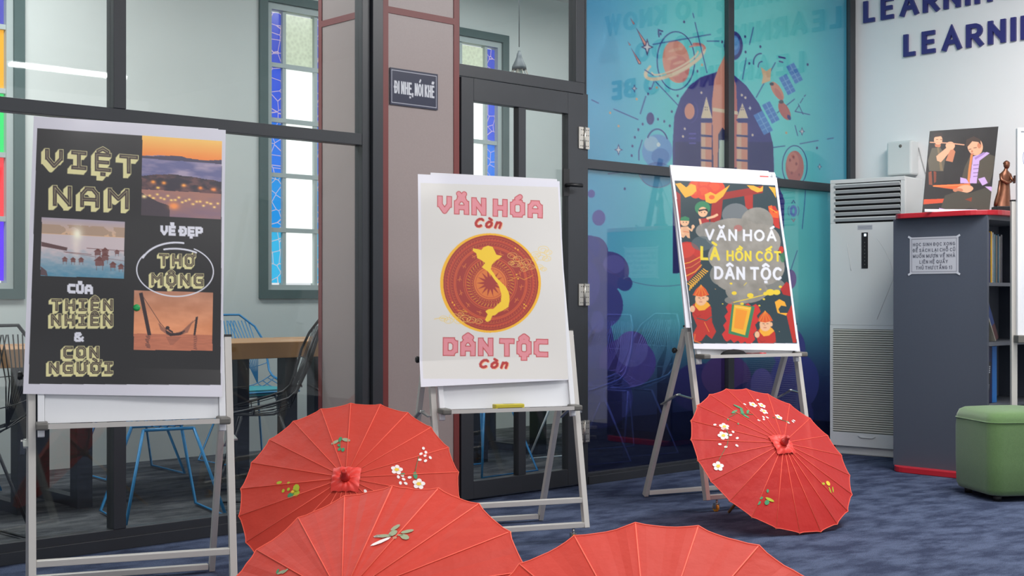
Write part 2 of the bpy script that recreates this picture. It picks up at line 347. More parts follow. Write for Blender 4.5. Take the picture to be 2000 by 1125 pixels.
def glass_mat(name, tint=(.955, .97, .965), base=.05):
    m = bpy.data.materials.new(name); m.use_nodes = True; nt = m.node_tree; nt.nodes.remove(nt.nodes['Principled BSDF']); out = nt.nodes['Material Output']
    t = nt.nodes.new('ShaderNodeBsdfTransparent'); t.inputs[0].default_value = tint+(1,)
    g = nt.nodes.new('ShaderNodeBsdfGlossy'); g.inputs['Roughness'].default_value = .015
    lw = nt.nodes.new('ShaderNodeLayerWeight'); p = nt.nodes.new('ShaderNodeMath'); p.operation = 'POWER'; p.inputs[1].default_value = 5; nt.links.new(lw.outputs['Facing'], p.inputs[0])
    lw.inputs['Blend'].default_value = .5
    ma = nt.nodes.new('ShaderNodeMath'); ma.operation = 'MULTIPLY_ADD'; ma.inputs[1].default_value = .9; ma.inputs[2].default_value = base; nt.links.new(p.outputs[0], ma.inputs[0])
    mx = nt.nodes.new('ShaderNodeMixShader'); nt.links.new(ma.outputs[0], mx.inputs[0]); nt.links.new(t.outputs[0], mx.inputs[1]); nt.links.new(g.outputs[0], mx.inputs[2]); nt.links.new(mx.outputs[0], out.inputs[0])
    MATS[name] = m; return m
GLASS = glass_mat('clear_glass')
WALLM = mat('white_paint', (240, 240, 240), .6, noise=.03, nscale=3)
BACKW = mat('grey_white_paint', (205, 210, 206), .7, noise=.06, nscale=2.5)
# ------------------------------------------------------------ the room
YG = 5.18; XC = 8.1; HC = 3.5; YB = 7.8
S = lambda o: tag(o, kind='structure')
S(BX('floor', carpet('blue_carpet', (50, 58, 80), (78, 88, 112), (4.5, 8.5, 1)), (-3, -5, -.05), (XC, YG+.03, 0)))
S(BX('floor', carpet('grey_carpet', (58, 60, 63), (92, 94, 96), (4, 10, 1)), (-3, YG+.03, -.05), (XC+1.5, YB+.1, 0)))
S(BX('ceiling', mat('ceiling_paint', (225, 226, 226), .8), (-3, -5, HC), (XC+1.5, YB+.1, HC+.05)))
S(BX('wall_right', WALLM, (XC, -5, 0), (XC+.12, YG+.04, HC)))
S(BX('wall_left', WALLM, (-3.1, YG, 0), (-3, YB, HC)))
S(BX('wall_right', BACKW, (XC+1.5, YG+.04, 0), (XC+1.6, YB+.1, HC)))
# back wall with three window openings
WIN = [(2.95, 'window_1'), (5.277, 'window_2'), (6.893, 'window_3')]
WZ0, WZ1, WH = 1.035, 3.13, .349
mb = MB(); xs = -3
for cx, _ in WIN:
    mb.box((xs, YB, 0), (cx-WH, YB+.1, HC)); mb.box((cx-WH, YB, 0), (cx+WH, YB+.1, WZ0)); mb.box((cx-WH, YB, WZ1), (cx+WH, YB+.1, HC)); xs = cx+WH
mb.box((xs, YB, 0), (XC+1.6, YB+.1, HC)); S(mb.build('wall_back', BACKW))
GREEN = mat('dark_green_trim', (74, 94, 92), .6, noise=.1, nscale=12); PALE = mat('pale_window_frame', (172, 182, 180), .6)
def pane_mat(name, c, strength, figured=False, lines=False):
    m = bpy.data.materials.new(name); m.use_nodes = True; nt = m.node_tree; b = nt.nodes['Principled BSDF']; b.inputs['Roughness'].default_value = .2
    b.inputs['Base Color'].default_value = lc(tuple(v*.5 for v in c)); b.inputs['Emission Strength'].default_value = strength; b.inputs['Emission Color'].default_value = lc(c)
    tc = nt.nodes.new('ShaderNodeTexCoord')
    if lines:
        br = nt.nodes.new('ShaderNodeTexVoronoi'); br.feature = 'DISTANCE_TO_EDGE'; br.inputs['Scale'].default_value = 13; nt.links.new(tc.outputs['Object'], br.inputs['Vector']); br.distance = 'CHEBYCHEV' if hasattr(br, 'distance') else br.distance
        r = nt.nodes.new('ShaderNodeValToRGB'); r.color_ramp.elements[0].position = .0; r.color_ramp.elements[0].color = lc((235, 205, 200)); r.color_ramp.elements[1].position = .045; r.color_ramp.elements[1].color = lc(c)
        nt.links.new(br.outputs['Distance'], r.inputs[0]); nt.links.new(r.outputs[0], b.inputs['Emission Color'])
    if figured:
        v = nt.nodes.new('ShaderNodeTexVoronoi'); v.inputs['Scale'].default_value = 40; nt.links.new(tc.outputs['Object'], v.inputs['Vector'])
        r = nt.nodes.new('ShaderNodeValToRGB'); r.color_ramp.elements[0].color = lc(tuple(x*.86 for x in c)); r.color_ramp.elements[1].color = lc(c); nt.links.new(v.outputs['Distance'], r.inputs[0]); nt.links.new(r.outputs[0], b.inputs['Emission Color'])
    return m
WHITEP = pane_mat('frosted_pane', (250, 255, 252), 1.25); FIGP = pane_mat('figured_pane', (215, 226, 200), .95, True)
BLUES = [pane_mat('blue_pane_%d' % i, c, .95, lines=True) for i, c in enumerate([(60, 190, 240), (20, 150, 235), (40, 120, 235), (60, 90, 220), (70, 85, 200)])]
VIV = [pane_mat('vivid_pane_%d' % i, c, 1.0) for i, c in enumerate([(90, 20, 250), (250, 50, 60), (40, 225, 110), (255, 180, 50), (90, 90, 190)])]
for cx, nm in WIN:
    wi = empty(nm, (cx, YB, WZ0), kind='structure'); H = WZ1-WZ0
    sur = MB(); sur.box((-WH, -.02, 0), (-WH+.065, .1, H)); sur.box((WH-.065, -.02, 0), (WH, .1, H)); sur.box((-WH+.065, -.02, 0), (WH-.065, .1, .06)); sur.box((-WH+.065, -.02, H-.06), (WH-.065, .1, H)); sur.build('surround', GREEN, wi)
    fr = MB(); a, z0, z1 = WH-.065, .06, H-.06; fr.box((-a, .0, z0), (-a+.04, .08, z1)); fr.box((a-.04, 0, z0), (a, .08, z1)); fr.box((-a+.04, 0, z0), (a-.04, .08, z0+.035)); fr.box((-a+.04, 0, z1-.045), (a-.04, .08, z1)); fr.build('frame', PALE, wi)
    xs_ = [(-.244, -.145), (-.118, .118), (.145, .244)]; gb = MB()
    for x in (-.1315, .1315): gb.box((x-.0135, .015, z0+.035), (x+.0135, .06, z1-.045))
    zz = np.linspace(z0+.035, z1-.045, 6)
    for z in zz[1:-1]: gb.box((-a+.04, .012, z-.015), (a-.04, .062, z+.015))
    gb.build('glazing_bars', PALE, wi)
    for c_, (xa, xb) in enumerate(xs_):
        for r_ in range(5):
            m = (VIV[r_] if cx < 3 and c_ != 1 else BLUES[r_]) if c_ != 1 else (FIGP if r_ == 4 else WHITEP)
            BX('pane', m, (xa, .04, zz[r_]+.014), (xb, .05, zz[r_+1]-.014), wi)

# pillar, clad in mauve panel with red trim
PX0, PX1, PY0, PY1 = 3.945, 4.436, 5.14, 5.68
MAUVE = mat('mauve_laminate', (158, 144, 141), .38, bump=.05, bscale=400, noise=.06, nscale=120); REDT = mat('dark_red_trim', (120, 52, 50), .45)
pil = empty('pillar', (0, 0, 0), kind='structure')
BX('cladding', MAUVE, (PX0+.004, PY0+.004, 0), (PX1-.004, PY1-.004, HC), pil)
for x0, x1 in ((PX0, PX0+.036), (PX1-.036, PX1)): BX('trim_strip', REDT, (x0, PY0, 0), (x1, PY0+.02, HC), pil)
BX('trim_strip', REDT, (PX0+.036, PY0, 2.43), (PX1-.036, PY0+.02, 2.462), pil)
BX('trim_strip', REDT, (PX0, PY1-.03, 0), (PX0+.02, PY1, HC), pil)
BX('trim_strip', REDT, (PX0, PY0+.02, 2.43), (PX0+.015, PY1-.03, 2.462), pil)

# left glazed partition
ZM0, ZM1 = 1.775, 1.83
def rails(parent, boxes, name='frame_rail'):
    for lo, hi in boxes: BX(name, FRAME, lo, hi, parent, bevel=.002)
FY0, FY1 = YG-.03, YG+.03
w4 = empty('window_4', (0, 0, 0), kind='structure')
rails(w4, [((-3, FY0, 0), (3.83, FY1, .085)), ((-3, FY0, ZM0), (3.83, FY1, ZM1)), ((-3, FY0, 3.42), (3.83, FY1, HC)), ((-3, FY0-.012, 0), (3.83, FY0, .05))])
rails(w4, [((x-.028, FY0-.003, .085), (x+.028, FY1+.003, ZM0)) for x in (2.584, -.2)]+[((x-.028, FY0-.003, ZM1), (x+.028, FY1+.003, 3.42)) for x in (2.584, -.2)], 'mullion')
rails(w4, [((3.83, FY0-.002, 0), (3.875, FY1, HC)), ((3.88, FY0-.02, 0), (3.942, FY1, HC))], 'mullion')
for xa, xb in ((-3, -.228), (-.172, 2.556), (2.612, 3.83)):
    for za, zb in ((.085, ZM0), (ZM1, 3.42)): BX('glass_pane', GLASS, (xa, YG-.003, za), (xb, YG+.003, zb), w4)

# door with overlight
dr = empty('door_1', (0, 0, 0), kind='structure')
DX0, DX1 = 4.436, 5.372
rails(dr, [((DX0, FY0, 2.178), (DX1, FY1, 2.24)), ((DX0, FY0, 3.42), (DX1, FY1, HC)), ((5.30, FY0, 2.24), (5.372, FY1, 3.42)), ((5.345, FY0-.01, 0), (5.385, FY1, 2.178)), ((DX0, FY0, 2.24), (DX0+.012, FY1, 3.42)), ((5.375, FY0, 2.178), (5.385, FY1, HC))])
BX('glass_pane', GLASS, (DX0+.012, YG-.003, 2.24), (5.30, YG+.003, 3.42), dr)
leaf = MB()
y0, y1 = YG-.045, YG+.005
for lo, hi in (((DX0+.01, y0, .01), (4.53, y1, 2.172)), ((5.222, y0, .01), (5.343, y1, 2.172)), ((4.53, y0, 2.055), (5.222, y1, 2.172)), ((4.53, y0, .01), (5.222, y1, .10)), ((4.852, y0+.004, .10), (4.905, y1-.004, 2.055))): leaf.box(lo, hi)
lf = leaf.build('door_leaf', FRAME, dr, bevel=.002)
for xa, xb in ((4.53, 4.852), (4.905, 5.222)): BX('glass_pane', GLASS, (xa, YG-.022, .10), (xb, YG-.016, 2.055), lf)
HINGE = mat('hinge_steel', (200, 196, 188), .3, .85)
for z in (1.93, 1.06, .30):
    h_ = MB(); h_.box((5.30, YG-.052, z-.06), (5.341, YG-.045, z+.06)); h_.box((5.347, YG-.052, z-.06), (5.385, YG-.041, z+.06)); h_.tube([(5.344, YG-.054, z-.062), (5.344, YG-.054, z+.062)], .006, 8)
    h_.mi = 1
    for dz in (-.045, -.015, .015, .045):
        for x in (5.315, 5.330, 5.358, 5.372): h_.lathe([(.003, 0), (.003, .001)], 6, Matrix.Translation((x+(.004 if dz > 0 else 0), YG-.0521, z+dz)) @ Matrix.Rotation(math.pi/2, 4, 'X'))
    o = h_.build('hinge', [HINGE, BLACK], dr); o['label'] = 'steel butt hinge'
hd = MB(); hd.tube([(5.2, YG-.045, 1.66), (5.2, YG-.09, 1.66), (5.28, YG-.095, 1.66)], .011, 8); hd.box((5.18, YG-.052, 1.60), (5.225, YG-.045, 1.75)); hd.build('handle', BLACK, dr)

# mural window: film on the far side of the glass
w5 = empty('window_5', (0, 0, 0), kind='structure')
MXA, MXB, MXM = 5.385, 8.04, 6.693
rails(w5, [((MXA, FY0, 0), (8.09, FY1, .06)), ((MXA, FY0-.02, 0), (8.09, FY0, .045)), ((MXA, FY0, ZM0-.01), (8.03, FY1, ZM1-.01)), ((MXA, FY0, 3.42), (8.09, FY1, HC))])
rails(w5, [((MXM-.028, FY0-.002, .06), (MXM+.028, FY1, ZM0-.01)), ((MXM-.028, FY0-.002, ZM1-.01), (MXM+.028, FY1, 3.42)), ((8.03, FY0, .06), (8.095, FY1, 3.42))], 'mullion')
for xa, xb in ((MXA, MXM-.028), (MXM+.028, 8.03)):
    for za, zb in ((.06, ZM0-.01), (ZM1-.01, 3.42)): BX('glass_pane', GLASS, (xa, YG-.006, za), (xb, YG-.002, zb), w5)
def build_mural():
    ZT = 3.2; quad = [proj((x, YG, z)) for x, z in ((MXA, ZT), (8.03, ZT), (8.03, .06), (MXA, .06))]
    W, H = 400, 760; p = Paint(W, H, quad, (90, 190, 200))
    Y, X = np.mgrid[0:H, 0:W]; u = X/W; v = Y/H
    g = fbm(W, H, 5, 9, 4, 3)[..., None]
    def mixc(a, b, t): return np.array(a, float)*(1-t[..., None])+np.array(b, float)*t[..., None]
    sm = lambda x: np.clip(x, 0, 1)**2*(3-2*np.clip(x, 0, 1))
    base = mixc((84, 168, 212), (112, 218, 218), sm(u*2.6)); base = base+(np.array((60, 165, 215))-base)*sm((u-.72)*3.2)[..., None]*.7
    base = base+(np.array((18, 24, 92))-base)*(sm((v-.66)*4)*.97)[..., None]
    p.a[:] = base+(g-.5)*22
    m = lambda x, y: (1120+x/2.8125, y/2.8125); n = lambda x, y: (1120+x/1.875, 340+y/1.875)
    NAVY = (66, 62, 150); NV2 = (48, 60, 150); PUR = (92, 84, 178); PK = (226, 150, 130); PK2 = (205, 112, 110); CR = (232, 208, 178)
    def pl(f, pts, c, a=1): p.poly([f(*q) for q in pts], c, a)
    def el(f, x, y, rx, ry, c, rot=0, a=1):
        q = f(x, y); k = 2.8125 if f is m else 1.875; p.ell(q[0], q[1], rx/k, ry/k, c, rot, a)
    def ln(f, pts, c, w, a=1): p.line([f(*q) for q in pts], c, w, a)
    def rg(f, x, y, rx, ry, c, w, rot=0, a0=0, a1=360, a=1):
        q = f(x, y); k = 2.8125 if f is m else 1.875; p.ring(q[0], q[1], rx/k, ry/k, c, w, rot, a0, a1, alpha=a)
    # launch dome with the rocket
    dome = [(548, 780), (556, 640), (590, 540), (640, 470), (700, 425), (800, 392), (880, 410), (950, 470), (1020, 570), (1070, 680), (1098, 800), (1104, 960), (1160, 1100), (1150, 1500), (548, 1500)]
    pl(m, dome, NAVY)
    pl(m, [(560, 780), (1096, 780), (1104, 1000), (1104, 1500), (548, 1500)], (44, 44, 112), .8)
    el(m, 640, 612, 28, 44, PK); rg(m, 640, 612, 44, 64, (96, 92, 190), .9, a0=-60, a1=80)
    for y in (735, 760, 787): ln(m, [(640, y), (672, y)], (104, 96, 190), 3)
    for x, y in ((705, 510), (926, 523), (946, 537), (614, 708), (604, 750), (985, 742), (1030, 640)): el(m, x, y, 6, 7, CR)
    pl(m, [(835, 300), (858, 360), (895, 470), (905, 700), (900, 920), (770, 920), (762, 560), (775, 440), (800, 370)], PK)
    pl(m, [(835, 300), (858, 360), (895, 470), (905, 700), (900, 920), (855, 920), (860, 560), (850, 400)], PK2)
    pl(m, [(765, 592), (905, 612), (905, 630), (765, 612)], CR)
    pl(m, [(795, 920), (797, 740), (820, 700), (850, 740), (850, 920)], (60, 66, 120)); pl(m, [(800, 920), (802, 770), (832, 770), (832, 920)], (200, 215, 200))
    for x in (732, 929):
        pl(m, [(x, 530+(x > 800)*35), (x+32, 650), (x-30, 650)], CR); pl(m, [(x-30, 675), (x+30, 675), (x+30, 1100), (x-30, 1100)], PK)
        pl(m, [(x-30, 675), (x-6, 675), (x-6, 1100), (x-30, 1100)], CR, .6)
        for y in (660, 745, 812, 880): ln(m, [(x-28, y), (x+28, y+4)], (60, 70, 140), 4)
        for dx in (-6, 4):
            for dy in (590, 603): el(m, x+dx, dy, 2.5, 4, (90, 80, 120))
    # ringed planet
    rg(m, 565, 335, 103, 160, NV2, 2)
    el(m, 567, 340, 74, 118, PK, -8); el(m, 585, 380, 52, 76, PK2, -8, .6)
    for q in ((560, 275, 40, 9), (545, 320, 30, 8), (580, 345, 34, 8), (560, 415, 26, 7)): el(m, *q, (236, 188, 160), -15, .6)
    rg(m, 560, 340, 178, 58, CR, 6.5, -27, 0, 200); rg(m, 560, 340, 178, 58, CR, 4, -27, 200, 222); rg(m, 560, 340, 178, 58, PK2, 6, -27, -40, 5)
    rg(m, 560, 340, 140, 38, CR, 3.2, -27, 10, 185); rg(m, 600, 320, 130, 42, (220, 140, 130), 3, -27, -60, 20)
    # blue planet at the mullion, small planets
    el(m, 880, 252, 52, 80, (52, 60, 150)); el(m, 883, 250, 34, 56, (74, 130, 205)); el(m, 890, 240, 20, 34, (110, 170, 220), 0, .7)
    el(m, 425, 652, 21, 34, (70, 66, 150))
    el(m, 463, 830, 84, 92, (108, 160, 215)); el(m, 430, 790, 40, 42, (170, 200, 222), 0, .8); el(m, 480, 860, 50, 46, (84, 130, 200), 0, .8); el(m, 470, 795, 10, 12, (220, 230, 230))
    rg(m, 463, 800, 60, 90, NV2, 2.5, a0=-150, a1=-25); ln(m, [(380, 770), (362, 830), (362, 880)], NV2, 1.6)
    rg(m, 465, 930, 105, 100, (150, 80, 130), 1.3, a0=0, a1=180, a=.7); el(m, 463, 960, 90, 70, NV2, 0, .35)
    el(m, 1216, 918, 50, 90, PK2); el(m, 1205, 890, 34, 56, (222, 140, 125), 0, .7); rg(m, 1216, 912, 68, 112, NV2, 2)
    for x, y in ((1190, 880), (1210, 865), (1240, 960), (1200, 950), (1225, 900)): el(m, x, y, 6, 9, (180, 92, 100))
    # meteors, sparkle stars, dashes
    def meteor(f, x0, y0, x1, y1, s=1):
        dx, dy = x1-x0, y1-y0; L = math.hypot(dx, dy); nx, ny = -dy/L, dx/L
        pl(f, [(x0, y0), (x1+nx*13*s, y1+ny*13*s), (x1+dx*.06, y1+dy*.06), (x1-nx*13*s, y1-ny*13*s)], (72, 56, 120)); pl(f, [(x0+dx*.15, y0+dy*.15), (x1+nx*8*s, y1+ny*8*s), (x1-nx*8*s, y1-ny*8*s)], PK)
    meteor(m, 345, 150, 408, 262, 1); meteor(m, 318, 262, 368, 350, .7); meteor(m, 312, 95, 336, 134, .4); meteor(m, 300, 226, 314, 250, .35)
    def star(f, x, y, s, c=(70, 66, 140)):
        for k, cc in ((1, c), (.62, (225, 225, 225))):
            pl(f, [(x, y-s*k), (x+s*.22*k, y-s*.22*k), (x+s*.7*k, y), (x+s*.22*k, y+s*.22*k), (x, y+s*k), (x-s*.22*k, y+s*.22*k), (x-s*.7*k, y), (x-s*.22*k, y-s*.22*k)], cc)
    star(m, 408, 260, 50, (72, 56, 120)); star(m, 338, 487, 24); star(m, 251, 823, 34); star(m, 971, 595, 24); star(m, 1256, 722, 26); star(m, 1353, 916, 20)
    for a in (((225, 600), (357, 657)), ((105, 550), (140, 567)), ((400, 530), (370, 625)), ((445, 450), (430, 490)), ((670, 125), (735, 400)), ((455, 450), (578, 580)), ((736, 227), (802, 227)), ((990, 152), (968, 245)), ((950, 320), (930, 435)), ((1110, 345), (1005, 535)), ((1215, 545), (1120, 620)), ((1218, 690), (1232, 745)), ((1245, 790), (1345, 772)), ((1395, 764), (1428, 758)), ((1100, 810), (1162, 802)), ((440, 245), (755, 190)), ((1218, 612), (1298, 630)), ((395, 385), (440, 415)), ((658, 75), (664, 98)), ((195, 955), (260, 945)), ((1108, 968), (1145, 985))): ln(m, a, (62, 80, 160), 2.2, .85)
    for q in ((1218, 612, 1240, 580), (1246, 566, 1262, 540), (1268, 530, 1276, 522), (1236, 572, 1262, 628)): ln(m, [(q[0], q[1]), (q[2], q[3])], (62, 70, 150), 1.6)
    pl(m, [(465, 160), (497, 170), (494, 178), (474, 172), (476, 206), (468, 206)], (60, 70, 150)); el(m, 482, 187, 5, 8, NV2)
    for x, y in ((383, 682), (359, 713), (340, 755), (327, 803), (323, 855), (412, 517), (422, 487), (467, 655), (501, 667), (532, 692), (575, 527), (543, 614), (683, 392), (610, 121), (944, 202), (947, 287), (967, 349), (1028, 257), (1287, 355), (1338, 813), (818, 231), (285, 1037)): el(m, x, y, 5.5, 8, (66, 60, 140))
    for x, y in ((460, 482), (350, 545), (251, 693), (708, 357), (205, 620), (1170, 730)): el(m, x, y, 6, 7, (224, 170, 130))
    rg(m, 1030, 345, 40, 50, NAVY, 2.4, a0=170, a1=275); rg(m, 1036, 365, 20, 26, NAVY, 2.2, a0=170, a1=275)
    ln(m, [(1130, 313), (1162, 320)], NAVY, 4); ln(m, [(1132, 338), (1150, 342)], NAVY, 3)
    # satellite
    def quadp(cx, cy, w_, h_, rot, c):
        ca, sa = math.cos(math.radians(rot)), math.sin(math.radians(rot)); pl(m, [(cx+a*w_*ca-b*h_*sa, cy+a*w_*sa+b*h_*ca) for a, b in ((-1, -1), (1, -1), (1, 1), (-1, 1))], c)
    for cx, cy, w_, h_ in ((1215, 403, 24, 54), (1175, 465, 24, 54), (1085, 618, 24, 58), (1043, 675, 28, 62)):
        quadp(cx, cy, w_, h_, -28, (86, 140, 215)); quadp(cx, cy, 1.5, h_, -28, (150, 195, 230))
        for t in (-.4, .1, .55): quadp(cx+math.sin(math.radians(28))*h_*t, cy+math.cos(math.radians(28))*h_*t, w_, 1.4, -28, (150, 195, 230))
    el(m, 1120, 500, 24, 58, PK, -32); el(m, 1128, 520, 14, 40, PK2, -32, .6); el(m, 1160, 610, 26, 55, PK2, -28); el(m, 1142, 560, 14, 10, (90, 80, 100)); el(m, 1090, 462, 12, 9, (80, 80, 100))
    pl(m, [(1030, 368), (1060, 392), (1088, 372), (1082, 445), (1034, 462), (1042, 420)], (232, 190, 150)); el(m, 1185, 645, 9, 16, NAVY, -28)
    # clouds of smoke, lower left and lower right
    for x, y, rx, ry, c in ((80, 290, 50, 62, NAVY), (130, 355, 76, 72, NAVY), (110, 480, 74, 84, (58, 58, 150)), (60, 620, 90, 130, (50, 54, 150)), (200, 690, 104, 92, (72, 58, 160)), (90, 820, 130, 110, (42, 46, 140)), (40, 400, 60, 90, (70, 66, 165)), (190, 400, 28, 28, NV2), (215, 640, 60, 66, PUR), (95, 160, 24, 29, PUR), (68, 72, 13, 15, PUR), (60, 270, 40, 46, (60, 60, 160)), (150, 330, 40, 34, (92, 84, 172)), (90, 540, 24, 40, (70, 70, 170)), (460, 780, 100, 90, (44, 40, 120)), (560, 740, 90, 80, (80, 52, 130)), (650, 860, 90, 100, (40, 36, 110)), (700, 800, 70, 80, (56, 46, 130))): el(n, x, y, rx, ry, c)
    for x, y, rx, ry, c in ((795, 385, 22, 36, (132, 98, 178)), (770, 470, 36, 60, NAVY), (760, 470, 14, 30, (170, 120, 170)), (755, 535, 10, 14, NV2), (790, 640, 60, 80, (70, 66, 165)), (740, 600, 26, 34, (120, 92, 175)), (810, 760, 90, 110, (52, 56, 160)), (770, 900, 110, 150, (46, 46, 150)), (690, 770, 40, 60, (88, 76, 172)), (785, 700, 22, 34, (60, 48, 150))): el(n, x, y, rx, ry, c)
    # rocket plume and orbit lines of the lower panes
    rg(n, 330, 180, 300, 230, (90, 60, 130), 1.2, a0=70, a1=175, a=.6)
    q = [(850, 60), (846, 120), (838, 200), (820, 280), (795, 355)]; ln(n, q[:3], (52, 70, 165), 1.6); ln(n, q[3:], (52, 70, 165), 1.6)
    rg(n, 806, 135, 9, 16, (110, 140, 220), 6); rg(n, 806, 135, 20, 26, (110, 90, 180), 1.2, a0=-40, a1=40); rg(n, 806, 135, 20, 26, (110, 90, 180), 1.2, a0=140, a1=220)
    ln(n, [(800, 106), (806, 96), (812, 106)], NAVY, 1.6); ln(n, [(800, 164), (806, 174), (812, 164)], (200, 110, 140), 1.6)
    pl(n, [(740, 60), (768, 75), (765, 110), (740, 118)], (58, 54, 150))
    p.a *= (1-.35*sm((v-.78)*5))[..., None]      # print's navy darkened towards its foot, the dark floor behind painted into it
    A = p.a
    film = print_mat('mural_film', .6); nt = film.node_tree; b = nt.nodes['Principled BSDF']; out = nt.nodes['Material Output']
    tr = nt.nodes.new('ShaderNodeBsdfTransparent'); tl = nt.nodes.new('ShaderNodeBsdfTranslucent'); at_ = nt.nodes['Attribute']; nt.links.new(at_.outputs['Color'], tl.inputs[0])
    m1 = nt.nodes.new('ShaderNodeMixShader'); m1.inputs[0].default_value = .45; nt.links.new(b.outputs[0], m1.inputs[1]); nt.links.new(tl.outputs[0], m1.inputs[2])
    m2 = nt.nodes.new('ShaderNodeMixShader'); gm = nt.nodes.new('ShaderNodeGamma'); gm.inputs['Gamma'].default_value = .62; nt.links.new(at_.outputs['Color'], gm.inputs[0]); nt.links.new(gm.outputs[0], tr.inputs[0]); lumi = nt.nodes.new('ShaderNodeRGBToBW'); nt.links.new(at_.outputs['Color'], lumi.inputs[0]); mr = nt.nodes.new('ShaderNodeMapRange'); mr.inputs['From Max'].default_value = .3; mr.inputs['To Min'].default_value = .66; mr.inputs['To Max'].default_value = .3
    nt.links.new(lumi.outputs[0], mr.inputs['Value']); nt.links.new(mr.outputs[0], m2.inputs[0]); nt.links.new(m1.outputs[0], m2.inputs[1]); nt.links.new(tr.outputs[0], m2.inputs[2]); nt.links.new(m2.outputs[0], out.inputs[0])
    cx = int((MXM-MXA)/(8.03-MXA)*W); cy = int((ZT-1.79)/(ZT-.06)*H)
    def piece(x0, x1, y0, y1):
        def fn(u, v):
            X = MXA+(x0+u*(x1-1-x0))/(W-1)*(8.03-MXA); Z = ZT-(y0+v*(y1-1-y0))/(H-1)*(ZT-.06); return np.stack([X, np.full_like(X, YG+.002), Z], 1)
        o = grid_mesh('mural_film', A[y0:y1, x0:x1], fn, film, w5); o['label'] = 'translucent printed space mural film'
    piece(0, cx+1, 0, cy+1); piece(cx, W, 0, cy+1); piece(0, cx+1, cy, H); piece(cx, W, cy, H)
build_mural()

# raised letters on the white wall
LET = mat('navy_letter', (52, 50, 120), .45)
def ribbon(B, pl, w, z0, z1, fn):
    """a flat stroke with mitred corners and square ends, cut from board"""
    P = [Vector(p) for p in pl]; n = len(P); closed = (P[0]-P[-1]).length < 1e-6
    if closed: P = P[:-1]; n -= 1
    Lp = []; Rp = []
    for i in range(n):
        a = P[i-1] if (i > 0 or closed) else None; b = P[(i+1) % n] if (i < n-1 or closed) else None
        d1 = (P[i]-a).normalized() if a is not None else None; d2 = (b-P[i]).normalized() if b is not None else None
        if d1 is None: d1 = d2; P[i] = P[i]-d2*0
        if d2 is None: d2 = d1
        n1 = Vector((-d1.y, d1.x)); n2 = Vector((-d2.y, d2.x)); mm = n1+n2
        mm = n1 if mm.length < .2 else mm.normalized(); k = w/2/max(.42, mm.dot(n1)); Lp.append(P[i]+mm*k); Rp.append(P[i]-mm*k)
    vs = [fn(p.x, p.y, z) for z in (z0, z1) for q in (Lp, Rp) for p in q]; N = n; fs = []
    for i in range(n if closed else n-1):
        j = (i+1) % n; fs += [(i, j, N+j, N+i), (2*N+i, 3*N+i, 3*N+j, 2*N+j), (i, 2*N+i, 2*N+j, j), (N+i, N+j, 3*N+j, 3*N+i)]
    if not closed: fs += [(0, N, 3*N, 2*N), (n-1, 2*N+n-1, 3*N+n-1, N+n-1)]
    B.add(vs, fs)
def wall_text(text, ystart, zbase, cap, label):
    root = empty('wall_lettering', (XC-.001, ystart, zbase), label=label, cat='lettering', group='raised navy lettering lines')
    wt = .19; x = 0; c_ = cap*(1-wt)
    for ch in text:
        g, wd = glyph(ch, SG)
        if ch == ' ': x += .45*cap; continue
        B = MB()
        if ch == 'N': g = [[(0, 0), (0, 1)], [(0, .94), (wd, .06)], [(wd, 0), (wd, 1)]]
        for k, pl in enumerate(g):
            pl = list(pl)
            if abs(pl[0][0]-pl[-1][0])+abs(pl[0][1]-pl[-1][1]) > 1e-6:      # square ends reach the cap height and base line
                def ext(a, b):
                    d = Vector(a)-Vector(b); d.normalize(); return (a[0]+d.x*wt/2/(1-wt), a[1]+d.y*wt/2/(1-wt)) if a[1] in (0, 1) and abs(d.y) > .3 else a
                pl[0] = ext(pl[0], pl[1]); pl[-1] = ext(pl[-1], pl[-2])
            ribbon(B, pl, wt/(1-wt), 0, .018+k*.0002, lambda px_, py_, z: Vector((-z, -(px_*c_*1.14), py_*c_+wt*cap/2)))
        o = B.build('letter', LET, root, loc=(0, -x-wt*cap/2, 0)); x += wd*c_*1.16+wt*cap+.25*cap
wall_text('LEARNING TO KNOW', 5.10, 3.215, .15, 'navy raised letters, highest line of the staggered wall text')
wall_text('LEARNING TO DO', 5.08, 2.945, .15, 'navy raised letters LEARNING, upper line in view on the white wall')
wall_text('LEARNING TO BE', 4.77, 2.67, .15, 'navy raised letters LEARNING, lower line, shifted right on the white wall')

# sign on the pillar
SIGNB = mat('sign_navy', (42, 46, 70), .3); SIGNW = mat('sign_white', (215, 215, 220), .4)
c0 = at(761, 264, Y=PY0); c1 = at(854, 222, Y=PY0); sx0, sx1, sz0, sz1 = c0.x, c1.x, 1.985, 2.165
sg = empty('wall_sign', (sx0, PY0, sz0), label='small navy sign reading ĐI NHẸ, NÓI KHẼ on the pillar', cat='sign')
sw, sh_ = sx1-sx0, sz1-sz0
BX('plate', SIGNB, (0, -.004, 0), (sw, 0, sh_), sg)
pp = Paint(150, 78, [(0, 0), (100, 0), (100, 52), (0, 52)], (42, 46, 70))
for q in (((3.5, 3.5), (96.5, 3.5)), ((3.5, 48.5), (96.5, 48.5)), ((3.5, 3.5), (3.5, 48.5)), ((96.5, 3.5), (96.5, 48.5))): pp.line(q, (206, 208, 216), .9)
pp.type('ĐI NHẸ,', (10, 34), (47, 34), 15, (214, 216, 222), .19, gap=.5); pp.type('NÓI KHẼ', (52, 34), (91, 34), 15, (214, 216, 222), .19, gap=.5)
grid_mesh('printed_face', pp.a, lambda u, v: np.stack([u*sw, np.full_like(u, -.0045), (1-v)*sh_], 1), print_mat('sign_print', .3), sg)

